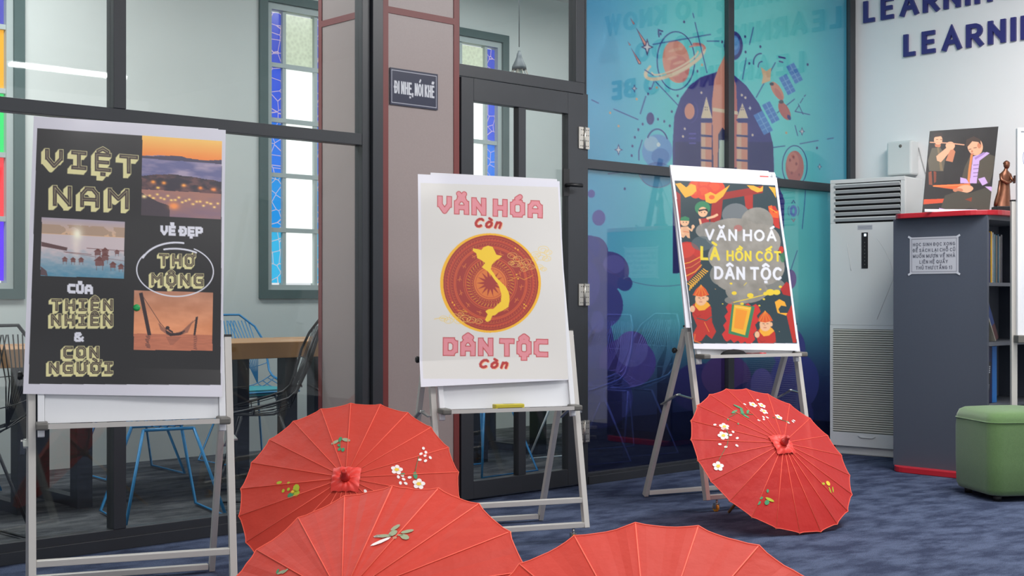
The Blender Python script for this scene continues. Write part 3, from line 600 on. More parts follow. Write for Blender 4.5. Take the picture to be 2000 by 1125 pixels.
# ------------------------------------------------------------ easels
class Frame:
    def __init__(s, x, y, yaw, th):
        a = math.radians(yaw); s.o = Vector((x, y, 0)); s.ux = Vector((math.cos(a), math.sin(a), 0)); s.uy = Vector((-math.sin(a), math.cos(a), 0)); s.yaw = a; t = math.radians(th); s.th = t
        s.us = s.uy*math.sin(t)+Vector((0, 0, math.cos(t))); s.n = -s.uy*math.cos(t)+Vector((0, 0, math.sin(t))); s.b = s.o+Vector((0, 0, .06))
    def inv(s, px, py, off=.02):
        o = Vector((0, 0, CAM_H)); d = at(px, py, t=1)-o; P0 = s.b+s.n*off; t = (P0-o).dot(s.n)/d.dot(s.n); q = o+d*t-P0
        return q.dot(s.ux), q.dot(s.us)
    def loc(s, u, v, off=0):                     # point in the easel's own space (before its yaw and place)
        return Vector((u, v*math.sin(s.th)-off*math.cos(s.th), .06+v*math.cos(s.th)+off*math.sin(s.th)))
WHEEL = mat('yellow_wheel', (215, 150, 40), .4)
def make_easel(F, W, pb, pt, sb, label, tray_out=.075, barz=.12):
    root = empty('flipchart_easel', F.o, F.yaw, label, 'easel', 'flipchart easels holding posters')
    h = W/2; L = F.loc
    for sgn in (-1, 1):
        u = sgn*(h-.002); MB().bar(L(u, 0, -.012), L(u, .862, -.012), .032, .024, (1, 0, 0)).build('upright', ALU, root, bevel=.002)
        MB().bar(L(u, .86, -.012), L(u, .868, -.012), .034, .027, (1, 0, 0)).build('end_cap', BLACK, root)
        ur = sgn*(h+.002); MB().bar((ur, .196, .885), (ur, .57, .008), .03, .022, (1, 0, 0)).build('rear_leg', ALU, root, bevel=.002)
        # knob through the pivot
        if sgn < 0: kb = MB(); kb.lathe([(.004, 0), (.004, .008), (.013, .009), (.015, .02), (.011, .025)], 10, Matrix.Translation(Vector((-h-.017, .245, .78))) @ Matrix.Rotation(sgn*math.pi/2, 4, 'Y')); kb.build('knob', BLACK, root)
        # folding link
        p0 = L(sgn*(h+.017), .50, -.012); p2 = Vector((sgn*(h+.019), .375, .50)); p1 = (p0+p2)/2+Vector((0, -.01, .035))
        lk = MB(); lk.bar(p0, p1, .006, .016, (1, 0, 0)); lk.bar(p1+Vector((sgn*.006, 0, 0)), p2+Vector((sgn*.006, 0, 0)), .006, .016, (1, 0, 0)); lk.tube([p1-Vector((.006, 0, 0)), p1+Vector((.012, 0, 0))], .006, 8); lk.build('folding_link', STEEL, root)
        # rail of the board, sliding in front of the upright
        MB().bar(L(sgn*(h-.030), pb-.045, .012), L(sgn*(h-.030), pt, .012), .024, .022, (1, 0, 0)).build('side_rail', ALU_W, root, bevel=.002)
        cs = empty('caster', L(sgn*(h-.06), 0, -.012)); cs.parent = root
        f_ = MB(); f_.lathe([(.006, -.02), (.006, 0)], 8); f_.box((-.012, -.008, -.022), (.012, .012, -.018)); f_.box((-.012, -.006, -.045), (-.009, .016, -.02)); f_.box((.009, -.006, -.045), (.012, .016, -.02)); f_.build('fork', STEEL, cs)
        MB().lathe([(.019, -.007), (.021, -.004), (.021, .004), (.019, .007)], 16, Matrix.Translation((0, .008, -.0385)) @ Matrix.Rotation(math.pi/2, 4, 'Y')).build('wheel', WHEEL, cs)
    MB().bar(L(-h+.014, .015, -.012), L(h-.014, .015, -.012), .022, .03, (0, 1, 0)).build('lower_bar', ALU, root, bevel=.002)
    MB().bar(L(-h+.014, barz, -.012), L(h-.014, barz, -.012), .022, .028, (0, 1, 0)).build('cross_bar', ALU, root, bevel=.002)
    MB().bar((-h+.013, .563, .022), (h-.013, .563, .022), .022, .026, (0, 1, 0)).build('rear_bar', ALU, root, bevel=.002)
    bd = MB(); vs = [L(u, v, o_) for o_ in (.002, .014) for u, v in ((-h+.042, pb), (h-.042, pb), (h-.042, pt), (-h+.042, pt))]; bd.add(vs, [(0, 3, 2, 1), (4, 5, 6, 7), (0, 1, 5, 4), (1, 2, 6, 5), (2, 3, 7, 6), (3, 0, 4, 7)]); bd.build('whiteboard', BOARD, root)
    MB().bar(L(-h+.02, pt, .01), L(h-.02, pt, .01), .022, .018, (0, 1, 0)).build('top_rail', ALU_W, root)
    z = L(0, pb, .014); ty = z.y; tz = z.z
    t_ = MB(); t_.box((-h+.05, ty-tray_out, tz-.012), (h-.05, ty+.008, tz-.007)); t_.box((-h+.05, ty-tray_out-.002, tz-.012), (h-.05, ty-tray_out+.003, tz+.004)); t_.build('tray', ALU, root)
    for sgn in (-1, 1):
        c_ = MB(); xa = sgn*(h-.012) if sgn < 0 else h-.052; c_.box((xa, ty-tray_out-.004, tz-.016), (xa+.04, ty+.006, tz+.008)); c_.build('tray_end', PLASTIC_G, root, bevel=.006)
    return root
FM = Frame(3.827, 4.07, -43.06+19.8, 12.6); FL = Frame(2.111, 4.092, -43.06+20.7, 9.5); FR_ = Frame(5.422, 3.975, -43.06+26.2, 11.5)
make_easel(FL, .652, .575, 1.60, 0, 'silver easel behind the black Việt Nam poster')
make_easel(FM, .651, .525, 1.535, 0, 'silver easel with yellow eraser under the drum disc poster')
make_easel(FR_, .66, .71, 1.665, 0, 'silver easel with black eraser and red marker under the folk figure poster')

POSTER = print_mat('glossy_poster', .4, .28, coatr=.1); PAPER = mat('white_paper', (222, 221, 228), .45, coat=.3)
def sheet(name, F, quad, arr, label, off=.032, curl=None, wob=.0, group=None):
    """a printed sheet hung on the board: its corners in the board's plane, slight waves and a lifting edge"""
    P = [F.inv(x, y, off) for x, y in quad]; root = empty(name, F.o, F.yaw, label, 'poster', group)
    def fn(u, v):
        pu = sum(p[0]*k for p, k in zip(P, ((1-u)*(1-v), u*(1-v), u*v, (1-u)*v))); pv = sum(p[1]*k for p, k in zip(P, ((1-u)*(1-v), u*(1-v), u*v, (1-u)*v)))
        o_ = off+wob*(np.sin(u*5+v*4)*.5+np.sin(v*11+u*2)*.35+np.sin(u*13-v*7)*.12)*np.clip(v*2+.3, 0, 1)
        if curl: o_ = o_+curl(u, v)
        t = F.th; return np.stack([pu, pv*math.sin(t)-o_*math.cos(t), .06+pv*math.cos(t)+o_*math.sin(t)], 1)
    o = grid_mesh('printed_sheet', arr, fn, POSTER, root)
    return root
def picture(w_, h_): return np.zeros((h_, w_, 3))
def hexg(a, b, t): t = np.clip(t, 0, 1)[..., None]; return np.array(a, float)*(1-t)+np.array(b, float)*t
def left_poster():
    quad = [(66, 227), (441, 254), (433, 776), (45, 769)]; p = Paint(390, 540, quad, (214, 212, 222)); K = (27, 26, 29); CRM = (228, 220, 160)
    p.poly([(73, 251), (433, 277), (430, 752), (56, 749)], K)
    sh = fbm(390, 540, 3, 5, 4, 5)
    # dusk over valley fog
    H, W = 160, 160; Y, X = np.mgrid[0:H, 0:W]; v = Y/H; u = X/W; f = fbm(W, H, 4, 14, 4, 11); f2 = fbm(W, H, 9, 20, 4, 12)
    a = hexg((232, 176, 88), (226, 120, 50), v/.26)
    fog = hexg((92, 92, 130), (150, 136, 156), (f-.35)*2.4); t = (v > .24+.03*f-.02*np.sin(u*7)); a = np.where(t[..., None], fog, a)
    t = (v > .235+.012*np.sin(u*9+1)+.01*f2) & (v < .275+.02*f); a = np.where(t[..., None], np.array((62, 58, 80.)), a)
    ridge = .47+.1*np.abs(u-.42)-.03*f2; t = (v > ridge) & (v < .66+.03*f); a = np.where(t[..., None], hexg((44, 38, 50), (96, 66, 66), (f2-.4)*3+(v-.5)*2), a)
    low = hexg((150, 104, 92), (120, 92, 104), (v-.66)*3+(f-.5)); a = np.where((v > .66+.02*f)[..., None], low, a)
    a = np.where(((v > .9-.2*(1-u)**3+.05*f) & (u < .35))[..., None], np.array((58, 48, 56.)), a)
    for x, y, r, c in [(.14, .57, .03, (255, 150, 60)), (.27, .575, .03, (250, 150, 60)), (.52, .59, .03, (255, 160, 70)), (.73, .61, .03, (255, 140, 60)), (.9, .62, .035, (255, 140, 70)), (.2, .64, .02, (255, 200, 90)), (.4, .86, .06, (245, 140, 70)), (.03, .76, .03, (255, 220, 150))]+[(.1+k*.045, .745+.03*math.sin(k*2.2)+k*.004, .018, (255, 205, 110)) for k in range(20)]:
        g_ = np.exp(-(((u-x)/r)**2+((v-y)/(r*.7))**2))[..., None]; a = a*(1-g_)+np.array(c, float)*g_
    a = np.clip(a*1.12+6, 0, 255); p.region([(277, 265), (433, 276), (431, 429), (275, 420)], a)
    # sunrise over stilt houses
    H, W = 110, 160; Y, X = np.mgrid[0:H, 0:W]; v = Y/H; u = X/W; f = fbm(W, H, 6, 5, 4, 21); f2 = fbm(W, H, 14, 22, 4, 22)
    a = hexg((176, 164, 178), (222, 180, 140), v/.28); a = np.where(((f > .5-.1*v) & (v > .1) & (v < .27))[..., None], np.array((178, 150, 128.)), a)
    sea = hexg((206, 190, 192), (84, 142, 168), (v-.5)*2.0+(f2-.5)*.5); a = np.where((v > .28)[..., None], sea, a)
    g_ = np.exp(-((u-.42)/.06)**2-((v-.26)/.12)**2)[..., None]; a = a*(1-g_)+np.array((255, 250, 225.))*g_
    g_ = (np.exp(-((u-.41)/.045)**2)*np.clip((v-.3)*8, 0, 1)*np.clip((.85-v)*2, 0, 1))[..., None]*.8; a = a*(1-g_)+np.array((240, 226, 214.))*g_
    p.region([(82, 425), (243, 433), (241, 544), (79, 539)], a)
    m = lambda x, y: (x/2.8125, 220+y/2.8125); BR = (110, 60, 56)
    p.poly([m(228, 710), m(370, 742), m(366, 760), m(228, 735)], (96, 66, 66)); p.line([m(350, 765), m(500, 780)], BR, .8); p.line([m(475, 745), m(677, 760)], BR, 1); p.line([m(360, 768), m(680, 815)], (130, 96, 96), .7)
    for x, y, s_ in ((355, 805, 18), (400, 808, 18), (444, 808, 18), (535, 765, 24), (575, 760, 24), (545, 815, 34), (575, 790, 26), (618, 835, 22), (662, 845, 20), (640, 765, 16)):
        p.poly([m(x-s_, y), m(x, y-s_*.8), m(x+s_, y)], BR); p.poly([m(x-s_*.7, y), m(x+s_*.7, y), m(x+s_*.7, y+s_*.8), m(x-s_*.7, y+s_*.8)], (120, 78, 76)); p.line([m(x-s_*.5, y+s_*.8), m(x-s_*.5, y+s_*1.5)], BR, .6); p.line([m(x+s_*.5, y+s_*.8), m(x+s_*.5, y+s_*1.5)], BR, .6)
    p.poly([m(224, 845), m(255, 870), m(262, 897), m(224, 893)], (90, 70, 76))
    # hammock at dusk
    H, W = 110, 150; Y, X = np.mgrid[0:H, 0:W]; v = Y/H; u = X/W; f = fbm(W, H, 5, 7, 4, 31); f2 = fbm(W, H, 8, 50, 3, 32)
    a = hexg((190, 132, 104), (232, 150, 104), v/.6)+(f-.5)[..., None]*34; a = np.where((v > .72)[..., None], hexg((190, 112, 84), (206, 124, 92), (f2-.3)*2), a)
    p.region([(261, 567), (415, 572), (414, 685), (260, 683)], a)
    n = lambda x, y: (x/1.99, 560+y/1.99); SI = (52, 36, 40)
    p.poly([n(538, 25), n(552, 22), n(586, 188), n(572, 190)], SI); p.poly([n(759, 118), n(768, 116), n(758, 188), n(750, 188)], SI)
    p.line([n(555, 40), n(620, 140), n(648, 172)], SI, .8); p.line([n(762, 125), n(720, 165), n(690, 182)], SI, .7); p.line([n(616, 135), n(630, 168), n(655, 182)], (110, 66, 60), .6)
    p.poly([n(612, 140), n(640, 165), n(672, 182), n(705, 172), n(750, 130), n(728, 178), n(690, 190), n(650, 188), n(622, 168)], (150, 96, 80), .8); p.poly([n(640, 168), n(662, 180), n(715, 178), n(700, 188), n(660, 192), n(645, 182)], SI)
    p.ell(*n(649, 160), 4, 3.6, SI); p.line([n(655, 168), n(668, 176)], SI, 3); p.line([n(684, 185), n(716, 172)], SI, 2)
    for k in range(8): p.line([n(566+3*math.sin(k*2), 192+k*6), n(578+3*math.cos(k), 195+k*6)], (96, 58, 54), 1.6); p.line([n(752, 190+k*7), n(762+2*math.sin(k), 193+k*7)], (96, 58, 54), 1.2); p.line([n(645+k*2, 196+k*4), n(700-k*4, 196+k*4)], (130, 78, 66), 1, .7)
    # lettering
    S_ = 'shade'; c2 = (K, CRM)
    KB = (66, 52, 50)
    for t, L, R, cap, w_, sh_ in (('VIỆT', (92, 324), (265, 337), 29, 9, (-6, 8)), ('NAM', (107, 399), (247, 405), 32, 9, (-7, 7)), ('THƠ', (312, 517), (376, 519), 19, 6.2, (-3, 4)), ('MỘNG', (297, 555), (394, 557), 19, 6.2, (-4, 4)), ('THIÊN', (103, 605), (217, 605), 18, 6.4, (-4, 4)), ('NHIÊN', (102, 634), (217, 634), 18, 6.4, (-4, 4)), ('CON', (126, 697), (190, 697), 18, 6.4, (-4, 4)), ('NGƯỜI', (98, 727), (217, 727), 18, 6.4, (-4, 4))):
        p.block(t, L, R, cap, w_*.93, S_, (KB, CRM), sh=sh_, gap=.66)
    WH = (226, 226, 236)
    p.block('VẺ ĐẸP', (315, 457), (393, 460), 14, 5.6, 'fill', (WH,), gap=.5); p.block('CỦA', (134, 570), (178, 572), 13, 5.6, 'fill', (WH,), gap=.5); p.block('&', (145, 665), (161, 665), 14, 4.6, 'fill', (WH,))
    p.ring(341, 529, 75, 50, WH, 2.4, 3, -62, 215, n=60); p.ring(345, 524, 72, 50, WH, 3.6, 3, 200, 278, n=30); p.ring(343, 528, 75, 42, WH, 3.4, 3, -110, -60)
    p.a += (sh-.5)[..., None]*6
    return sheet('poster', FL, quad, p.a, 'black poster reading VIỆT NAM with three photographs on the nearest left easel', wob=.004, curl=lambda u, v: .012*np.clip(v-.9, 0, 1)*10*u*u)
left_poster()
def mid_poster():
    quad = [(816, 340), (1093, 354), (1110, 742), (820, 757)]; p = Paint(300, 420, quad, (222, 221, 230)); m = lambda x, y: (780+x/2.445, 320+y/2.445)
    p.poly([m(103, 92), m(757, 112), m(806, 1028), m(112, 1026)], (216, 213, 208))
    PK = (222, 140, 148); RD = (186, 58, 62); CY = (176, 42, 40)
    for t, L, R, cap in (('VĂN', m(197, 224), m(408, 234), 24), ('HÓA', m(464, 238), m(675, 246), 24)): p.block(t, L, R, cap, 8.6, 'outline', (PK, RD), gap=.62)
    for t, L, R, cap in (('DÂN', m(226, 900), m(442, 902), 25), ('TỘC', m(496, 904), m(700, 908), 25)): p.block(t, L, R, cap, 8.6, 'outline', (PK, RD), gap=.62)
    for L, R in ((m(356, 300), m(508, 308)), (m(378, 973), m(537, 977))):
        for o_, c_ in ((1.5, (240, 176, 134)), (0, CY)): p.type('Còn', (L[0]+4+o_, L[1]-2+o_*.8), (R[0]-10+o_, R[1]-2+o_*.8), 14, c_, .34, .75, gap=.52)
    cx, cy = m(440, 566); Y_ = (236, 176, 44); R1 = (158, 50, 42); R2 = (186, 66, 44); O = (214, 116, 52)
    rx = 96.5; ry = 97.0
    p.ell(cx-.8, cy, rx+1.5, ry, (240, 180, 40), n=60); p.ell(cx, cy-.3, rx-4, ry-4, R1, n=60)
    for k, c_ in ((.88, R2), (.84, R1), (.78, R1), (.75, R2), (.70, R1), (.52, R2), (.49, R1), (.33, O), (.30, R2)): p.ell(cx, cy, rx*k, ry*k, c_, n=60)
    for k, w_ in ((.92, .5), (.81, .5), (.73, .5), (.70, .5), (.54, .6), (.50, .5), (.40, .5), (.35, .7), (.27, .5)): p.ring(cx, cy, rx*k, ry*k, O, w_, n=60)
    for i in range(90):
        a = math.radians(i*4)
        for k in (.86, .765): x, y = cx+rx*k*math.cos(a), cy+ry*k*math.sin(a); p.line([(x, y), (cx+rx*(k+.035)*math.cos(a+.02), cy+ry*(k+.035)*math.sin(a+.02))], O, .55)
    for i in range(46):
        a = math.radians(i*360/46); b_ = a+.05
        p.line([(cx+rx*.42*math.cos(a), cy+ry*.42*math.sin(a)), (cx+rx*.475*math.cos(b_), cy+ry*.475*math.sin(b_))], Y_, .9)
        p.ell(cx+rx*.37*math.cos(a), cy+ry*.37*math.sin(a), .7, .7, Y_, n=6)
    for i in range(14):                       # birds in flight round the drum
        a = math.radians(i*360/14+8); x, y = cx+rx*.625*math.cos(a), cy+ry*.625*math.sin(a); dx, dy = -math.sin(a), math.cos(a)
        p.line([(x-dx*5, y-dy*5), (x+dx*5, y+dy*5)], O, 1.1); p.line([(x-dx*1, y-dy*1), (x+math.cos(a)*4-dx*3, y+math.sin(a)*4-dy*3)], O, 1); p.line([(x+dx, y+dy), (x-math.cos(a)*3.5-dx*2, y-math.sin(a)*3.5-dy*2)], O, .9)
    p.ell(cx, cy, rx*.29, ry*.29, O, n=40)
    st = []
    for i in range(28): a = math.radians(i*360/28); k = (.28 if i % 2 == 0 else .12); st.append((cx+rx*k*math.cos(a), cy+ry*k*math.sin(a)))
    p.poly(st, R1); p.ell(cx, cy, rx*.1, ry*.1, R1)
    vn = [(356, 400), (375, 403), (398, 408), (408, 395), (430, 387), (452, 393), (462, 412), (470, 430), (498, 436), (482, 450), (462, 462), (448, 480), (443, 500), (455, 515), (470, 540), (492, 562), (514, 583), (528, 610), (532, 645), (526, 680), (500, 697), (478, 706), (465, 718), (450, 722), (440, 745), (425, 752), (415, 742), (427, 715), (416, 700), (432, 690), (455, 688), (470, 672), (490, 655), (493, 620), (487, 598), (478, 572), (458, 547), (443, 525), (425, 507), (400, 490), (416, 470), (395, 455), (378, 447), (374, 425), (356, 412)]
    p.poly([m(*q) for q in vn], (240, 198, 48))
    GY = (236, 200, 96)
    def cloud(pts):
        for x, y, r in pts:
            p.ring(*m(x, y), r/2.445, r*.62/2.445, GY, .7, n=18); p.ring(*m(x, y+2), r*.5/2.445, r*.3/2.445, GY, .6, n=12, a0=150, a1=420)
    cloud([(655, 430, 22), (690, 405, 24), (712, 420, 18), (680, 440, 28), (705, 450, 20), (650, 455, 14), (670, 490, 18), (690, 500, 14), (545, 435, 22), (570, 450, 20), (560, 475, 22), (590, 480, 18), (610, 465, 22), (630, 490, 18), (600, 500, 16), (540, 470, 14)])
    cloud([(215, 735, 20), (240, 745, 22), (265, 725, 22), (290, 745, 24), (320, 735, 26), (350, 742, 22), (385, 748, 18), (300, 715, 14)])
    p.line([m(170, 738), m(200, 732), m(225, 738)], GY, 1); p.line([m(530, 555), m(570, 535), m(600, 550), m(640, 530)], Y_, .8); p.line([m(285, 695), m(330, 705), m(310, 690)], Y_, .9)
    for x, y in ((560, 400), (572, 407), (565, 525), (572, 545), (600, 668), (600, 685), (608, 675), (258, 658), (268, 670)): p.ell(*m(x, y), 1.6, 1.6, Y_, n=8)
    return sheet('poster', FM, quad, p.a, 'white poster with red bronze drum disc and yellow country map on the middle easel', wob=.004, curl=lambda u, v: .02*np.clip(v-.88, 0, 1)*8*(1-u))
mid_poster()
def right_poster():
    quad = [(1311, 338), (1517, 347), (1562, 685), (1356, 681)]; p = Paint(230, 370, quad, (224, 224, 232)); m = lambda x, y: (1290+x/2.813, 310+y/2.813)
    p.poly([m(78, 122), m(630, 148), m(748, 1014), m(185, 1014)], (36, 58, 66))
    art = p.polymask(p.P([m(78, 122), m(630, 148), m(748, 1014), m(185, 1014)]), 0, 0, p.W, p.H)
    keep = p.a.copy()
    P_ = lambda pts, c, a=1: p.poly([m(*q) for q in pts], c, a)
    E_ = lambda x, y, rx, ry, c, rot=0, a=1: p.ell(*m(x, y), rx/2.813, ry/2.813, c, rot, a)
    L_ = lambda pts, c, w_, a=1: p.line([m(*q) for q in pts], c, w_, a)
    RD = (188, 44, 34); R2 = (156, 36, 32); OR = (226, 92, 40); YL = (238, 170, 48); SK = (232, 182, 142); GN = (52, 128, 88)
    P_([(85, 180), (110, 200), (112, 470), (90, 470)], R2); P_([(280, 230), (340, 215), (330, 330), (290, 400), (270, 360)], R2); P_([(455, 190), (505, 190), (505, 280), (465, 280)], (168, 44, 36)); P_([(330, 190), (560, 150), (560, 190), (330, 230)], (150, 38, 32))
    for x, y, r in ((200, 160, 50), (250, 145, 50), (300, 165, 50), (240, 190, 46), (190, 195, 30)): E_(x, y, r, r*.9, (214, 62, 34)); E_(x-8, y-8, r*.6, r*.5, OR, 0, .5)
    P_([(82, 140), (110, 135), (140, 160), (165, 140), (192, 150), (195, 180), (170, 205), (135, 218), (115, 190)], YL)
    P_([(245, 240), (240, 200), (270, 185), (300, 200), (350, 165), (378, 145), (340, 210), (300, 245), (270, 250)], YL); E_(278, 215, 16, 12, OR); P_([(470, 148), (510, 150), (545, 165), (562, 150), (560, 180), (530, 188), (495, 172)], YL)
    P_([(592, 155), (630, 160), (634, 220), (618, 190)], YL); P_([(590, 265), (630, 262), (650, 300), (656, 390), (630, 380), (600, 320)], RD); P_([(590, 265), (612, 258), (618, 300), (650, 285), (650, 330), (610, 325)], OR); L_([(600, 275), (640, 300)], YL, 1.6)
    for x, y in ((265, 330), (150, 480), (430, 700), (300, 720), (650, 950)): E_(x, y, 3, 2, (200, 160, 100))
    # drum on the left
    E_(150, 540, 74, 80, RD, -15); P_([(112, 470), (215, 560), (225, 600), (150, 680), (130, 640)], (170, 44, 36)); E_(140, 510, 50, 40, (206, 60, 44), -20, .8)
    L_([(118, 585), (160, 575), (216, 545)], YL, 1.4); L_([(140, 650), (190, 625), (225, 588)], YL, 1.6); L_([(125, 610), (170, 600), (220, 566)], (226, 150, 70), .9)
    for i in range(11): t = i/10; L_([(150+t*85, 690-t*80), (165+t*90, 700-t*75), (160+t*98, 726-t*104)], YL, 2.2)
    # two children, upper left
    E_(228, 275, 42, 38, GN); E_(230, 297, 26, 28, SK); P_([(205, 285), (252, 278), (262, 300), (240, 286), (208, 296)], (40, 34, 40)); E_(222, 300, 2.5, 3, (40, 30, 40)); E_(240, 300, 2.5, 3, (40, 30, 40)); P_([(208, 335), (262, 330), (266, 352), (215, 372)], (168, 40, 44)); L_([(255, 332), (290, 322), (308, 312)], SK, 4.5); L_([(214, 340), (222, 370)], SK, 4)
    E_(133, 350, 24, 26, SK); P_([(108, 345), (112, 328), (135, 320), (158, 330), (156, 346)], GN); E_(126, 354, 2.5, 3, (50, 36, 40)); E_(142, 354, 2.5, 3, (50, 36, 40)); P_([(112, 380), (152, 376), (160, 410), (162, 442), (150, 440), (140, 425), (128, 440), (116, 436), (110, 405)], (222, 170, 132)); L_([(118, 386), (112, 410), (126, 416)], SK, 3.5); L_([(150, 384), (170, 400), (178, 380)], SK, 3.5); E_(178, 378, 9, 11, SK); L_([(128, 405), (156, 408)], (214, 120, 80), 1.4)
    def figure(x, y, s_, look=1):
        q = lambda a, b: (x+a*s_, y+b*s_)
        P_([q(-44, 55), q(-20, 40), q(40, 42), q(56, 70), q(62, 150), q(84, 200), q(60, 240), q(30, 215), q(5, 250), q(-30, 258), q(-42, 215), q(-20, 170), q(-46, 110)], RD)
        P_([q(-30, 40), q(30, 36), q(52, 58), q(20, 84), q(-10, 88), q(-34, 62)], YL); E_(*q(0, 24), 32*s_, 36*s_, SK); E_(*q(34, 22), 8*s_, 12*s_, SK)
        P_([q(-46, 4), q(-28, -28), q(0, -54), q(26, -30), q(44, 2), q(0, 12)], (216, 84, 34))
        for a in (-24, -10, 6, 22): L_([q(0, -52), q(a*1.4, 6)], YL, .7)
        L_([q(-14, 18), q(-5, 19)], (70, 40, 36), .9); L_([q(8, 19), q(17, 18)], (70, 40, 36), .9); E_(*q(-2, 28), 3*s_, 4*s_, (214, 140, 110)); L_([q(-8, 40), q(6, 40)], (170, 60, 50), .9)
        E_(*q(-46, 78), 14*s_, 18*s_, SK); L_([q(-40, 100), q(-20, 120), q(0, 112)], (150, 34, 34), 1); L_([q(-20, 128), q(30, 140), q(58, 120)], (46, 90, 90), 1.6); L_([q(20, 150), q(45, 200)], (240, 150, 60), 1.2); L_([q(-30, 215), q(-34, 250), q(0, 262)], (230, 120, 50), 1.8)
    figure(222, 750, 1.0); figure(572, 890, .98)
    # flag with saw-tooth edge
    zig = []; corners = [(372, 795), (540, 815), (500, 1014), (345, 990)]
    for i in range(4):
        a, b = corners[i], corners[(i+1) % 4]
        for k in range(8): t = k/8; d = 12 if k % 2 else -4; nx, ny = (b[1]-a[1]), -(b[0]-a[0]); L = math.hypot(nx, ny); zig.append((a[0]+(b[0]-a[0])*t+nx/L*d, a[1]+(b[1]-a[1])*t+ny/L*d))
    P_(zig, (204, 44, 40)); P_([(392, 796), (515, 815), (478, 985), (372, 960)], GN); P_([(402, 802), (496, 818), (462, 970), (388, 948)], (236, 180, 50)); P_([(412, 826), (474, 838), (452, 940), (402, 930)], (238, 150, 40)); L_([(408, 815), (488, 828)], (250, 226, 140), .8)
    # grey brush cloud behind the words
    GR = (142, 138, 130)
    for x, y, rx, ry, c, a in ((410, 310, 75, 62, (112, 118, 122), .95), (530, 350, 90, 80, GR, .95), (270, 400, 78, 48, (140, 136, 130), .9), (400, 420, 160, 90, GR, 1), (540, 460, 120, 100, GR, 1), (370, 540, 110, 90, GR, 1), (560, 600, 120, 100, GR, 1), (430, 650, 140, 90, GR, 1), (470, 730, 115, 66, GR, 1), (230, 470, 60, 40, (90, 104, 110), .7), (330, 640, 60, 60, GR, .8), (600, 700, 80, 40, GR, .8), (420, 780, 70, 26, GR, .8)): E_(x, y, rx, ry, c, 0, a)
    f = fbm(p.W, p.H, 14, 22, 4, 77); msk = np.abs(p.a-np.array(GR)).sum(-1) < 40; p.a[msk] += (f[msk]-.5)[:, None]*34
    E_(425, 385, 24, 18, (176, 96, 92), 0, .7)
    for x, y, r in ((402, 742, 14), (385, 690, 8), (490, 755, 18), (545, 722, 7), (600, 738, 24), (635, 738, 20), (655, 708, 9), (565, 775, 7), (445, 800, 10), (575, 745, 14), (540, 810, 6), (340, 800, 4)): E_(x, y, r, r*.72, (232, 202, 56))
    L_([(400, 792), (500, 768), (600, 742)], (232, 202, 56), 1.6); L_([(455, 700), (470, 685)], (232, 202, 56), 1)
    P_([(655, 720), (690, 680), (712, 700), (712, 760), (670, 750)], (170, 34, 34)); P_([(625, 790), (650, 775), (680, 790), (690, 815), (660, 810), (645, 830), (655, 850), (700, 850), (715, 810), (715, 845), (690, 865), (640, 850)], YL); P_([(690, 860), (722, 800), (745, 1010), (725, 1010)], RD); E_(668, 545, 14, 30, (52, 120, 80), 0, .8); E_(662, 505, 14, 20, RD)
    WHT = (224, 226, 234); YT = (226, 204, 62)
    p.type('VĂN HOÁ', m(248, 447), m(631, 453), 18.5, WHT, .23); p.type('LÀ', m(226, 554), m(318, 557), 22, YT, .24); p.type('HỒN CỐT', m(366, 560), m(655, 565), 16.5, YT, .24); p.type('DÂN TỘC', m(300, 660), m(657, 666), 20.5, WHT, .24)
    p.a = keep*(1-art[..., None])+p.a*.92*art[..., None]
    return sheet('poster', FR_, quad, p.a, 'colourful poster of folk figures in red with words VĂN HOÁ on the far easel', off=.042, wob=.004)
right_poster()
# pad of paper behind the right poster, sheets behind the others
def plain_sheet(F, quad, name, label, off, th=.002, par=None):
    P = [F.inv(x, y, off) for x, y in quad]; root = empty(name, F.o, F.yaw, label, 'paper'); b = MB()
    vs = [F.loc(u, v, o_) for o_ in (off-th, off) for u, v in P]; b.add(vs, [(3, 2, 1, 0), (4, 5, 6, 7), (0, 1, 5, 4), (1, 2, 6, 5), (2, 3, 7, 6), (3, 0, 4, 7)][:6]); b.build('sheets', PAPER, root); return root
r_ = plain_sheet(FR_, [(1309, 322), (1501, 334), (1545, 640), (1340, 640)], 'paper_pad', 'white flip pad showing above the folk figure poster on the far easel', .0345, .010)
b_ = MB(); vs = [FR_.loc(*FR_.inv(x, y, .035), .035) for x, y in ((1484, 343), (1501, 344), (1501, 347), (1484, 346))]; b_.add(vs, [(3, 2, 1, 0)]); o = b_.build('printed_mark', mat('red_print', (200, 70, 66), .5), r_); o['label'] = 'small red printed mark'
plain_sheet(FM, [(841, 337), (1088, 350), (1100, 700), (850, 700)], 'paper_sheet', 'plain white sheet whose edge shows above the drum disc poster', .0265, .002)
plain_sheet(FL, [(100, 229), (420, 251), (428, 720), (70, 720)], 'paper_sheet', 'plain white sheet just behind the top edge of the black poster', .0265, .002)
# magnet, erasers, marker
u, v = FL.inv(267, 601, .032); q = FL.o+Matrix.Rotation(FL.yaw, 3, 'Z') @ FL.loc(u, v, .030)
mg = MB().lathe([(.0115, 0), (.012, .003), (.010, .007), (.005, .009)], 20).build('magnet', mat('green_plastic', (30, 160, 84), .35)); mg.matrix_world = Matrix.Translation(q) @ Matrix.Rotation(FL.yaw, 4, 'Z') @ Matrix.Rotation(math.pi/2-FL.th, 4, 'X')
tag(mg, 'round green magnet pinned on the black poster', 'magnet')
def on_tray(F, pb, u, dy=.02): z = F.loc(u, pb, .014); return F.o+Matrix.Rotation(F.yaw, 3, 'Z') @ Vector((u, z.y-dy, z.z-.0068))
yc = on_tray(FM, .525, .0, .025); uy_, _ = FM.inv(987, 785, .03)
er = empty('board_eraser', on_tray(FM, .525, uy_, .05), FM.yaw, 'yellow plastic board eraser on the tray of the middle easel', 'eraser')
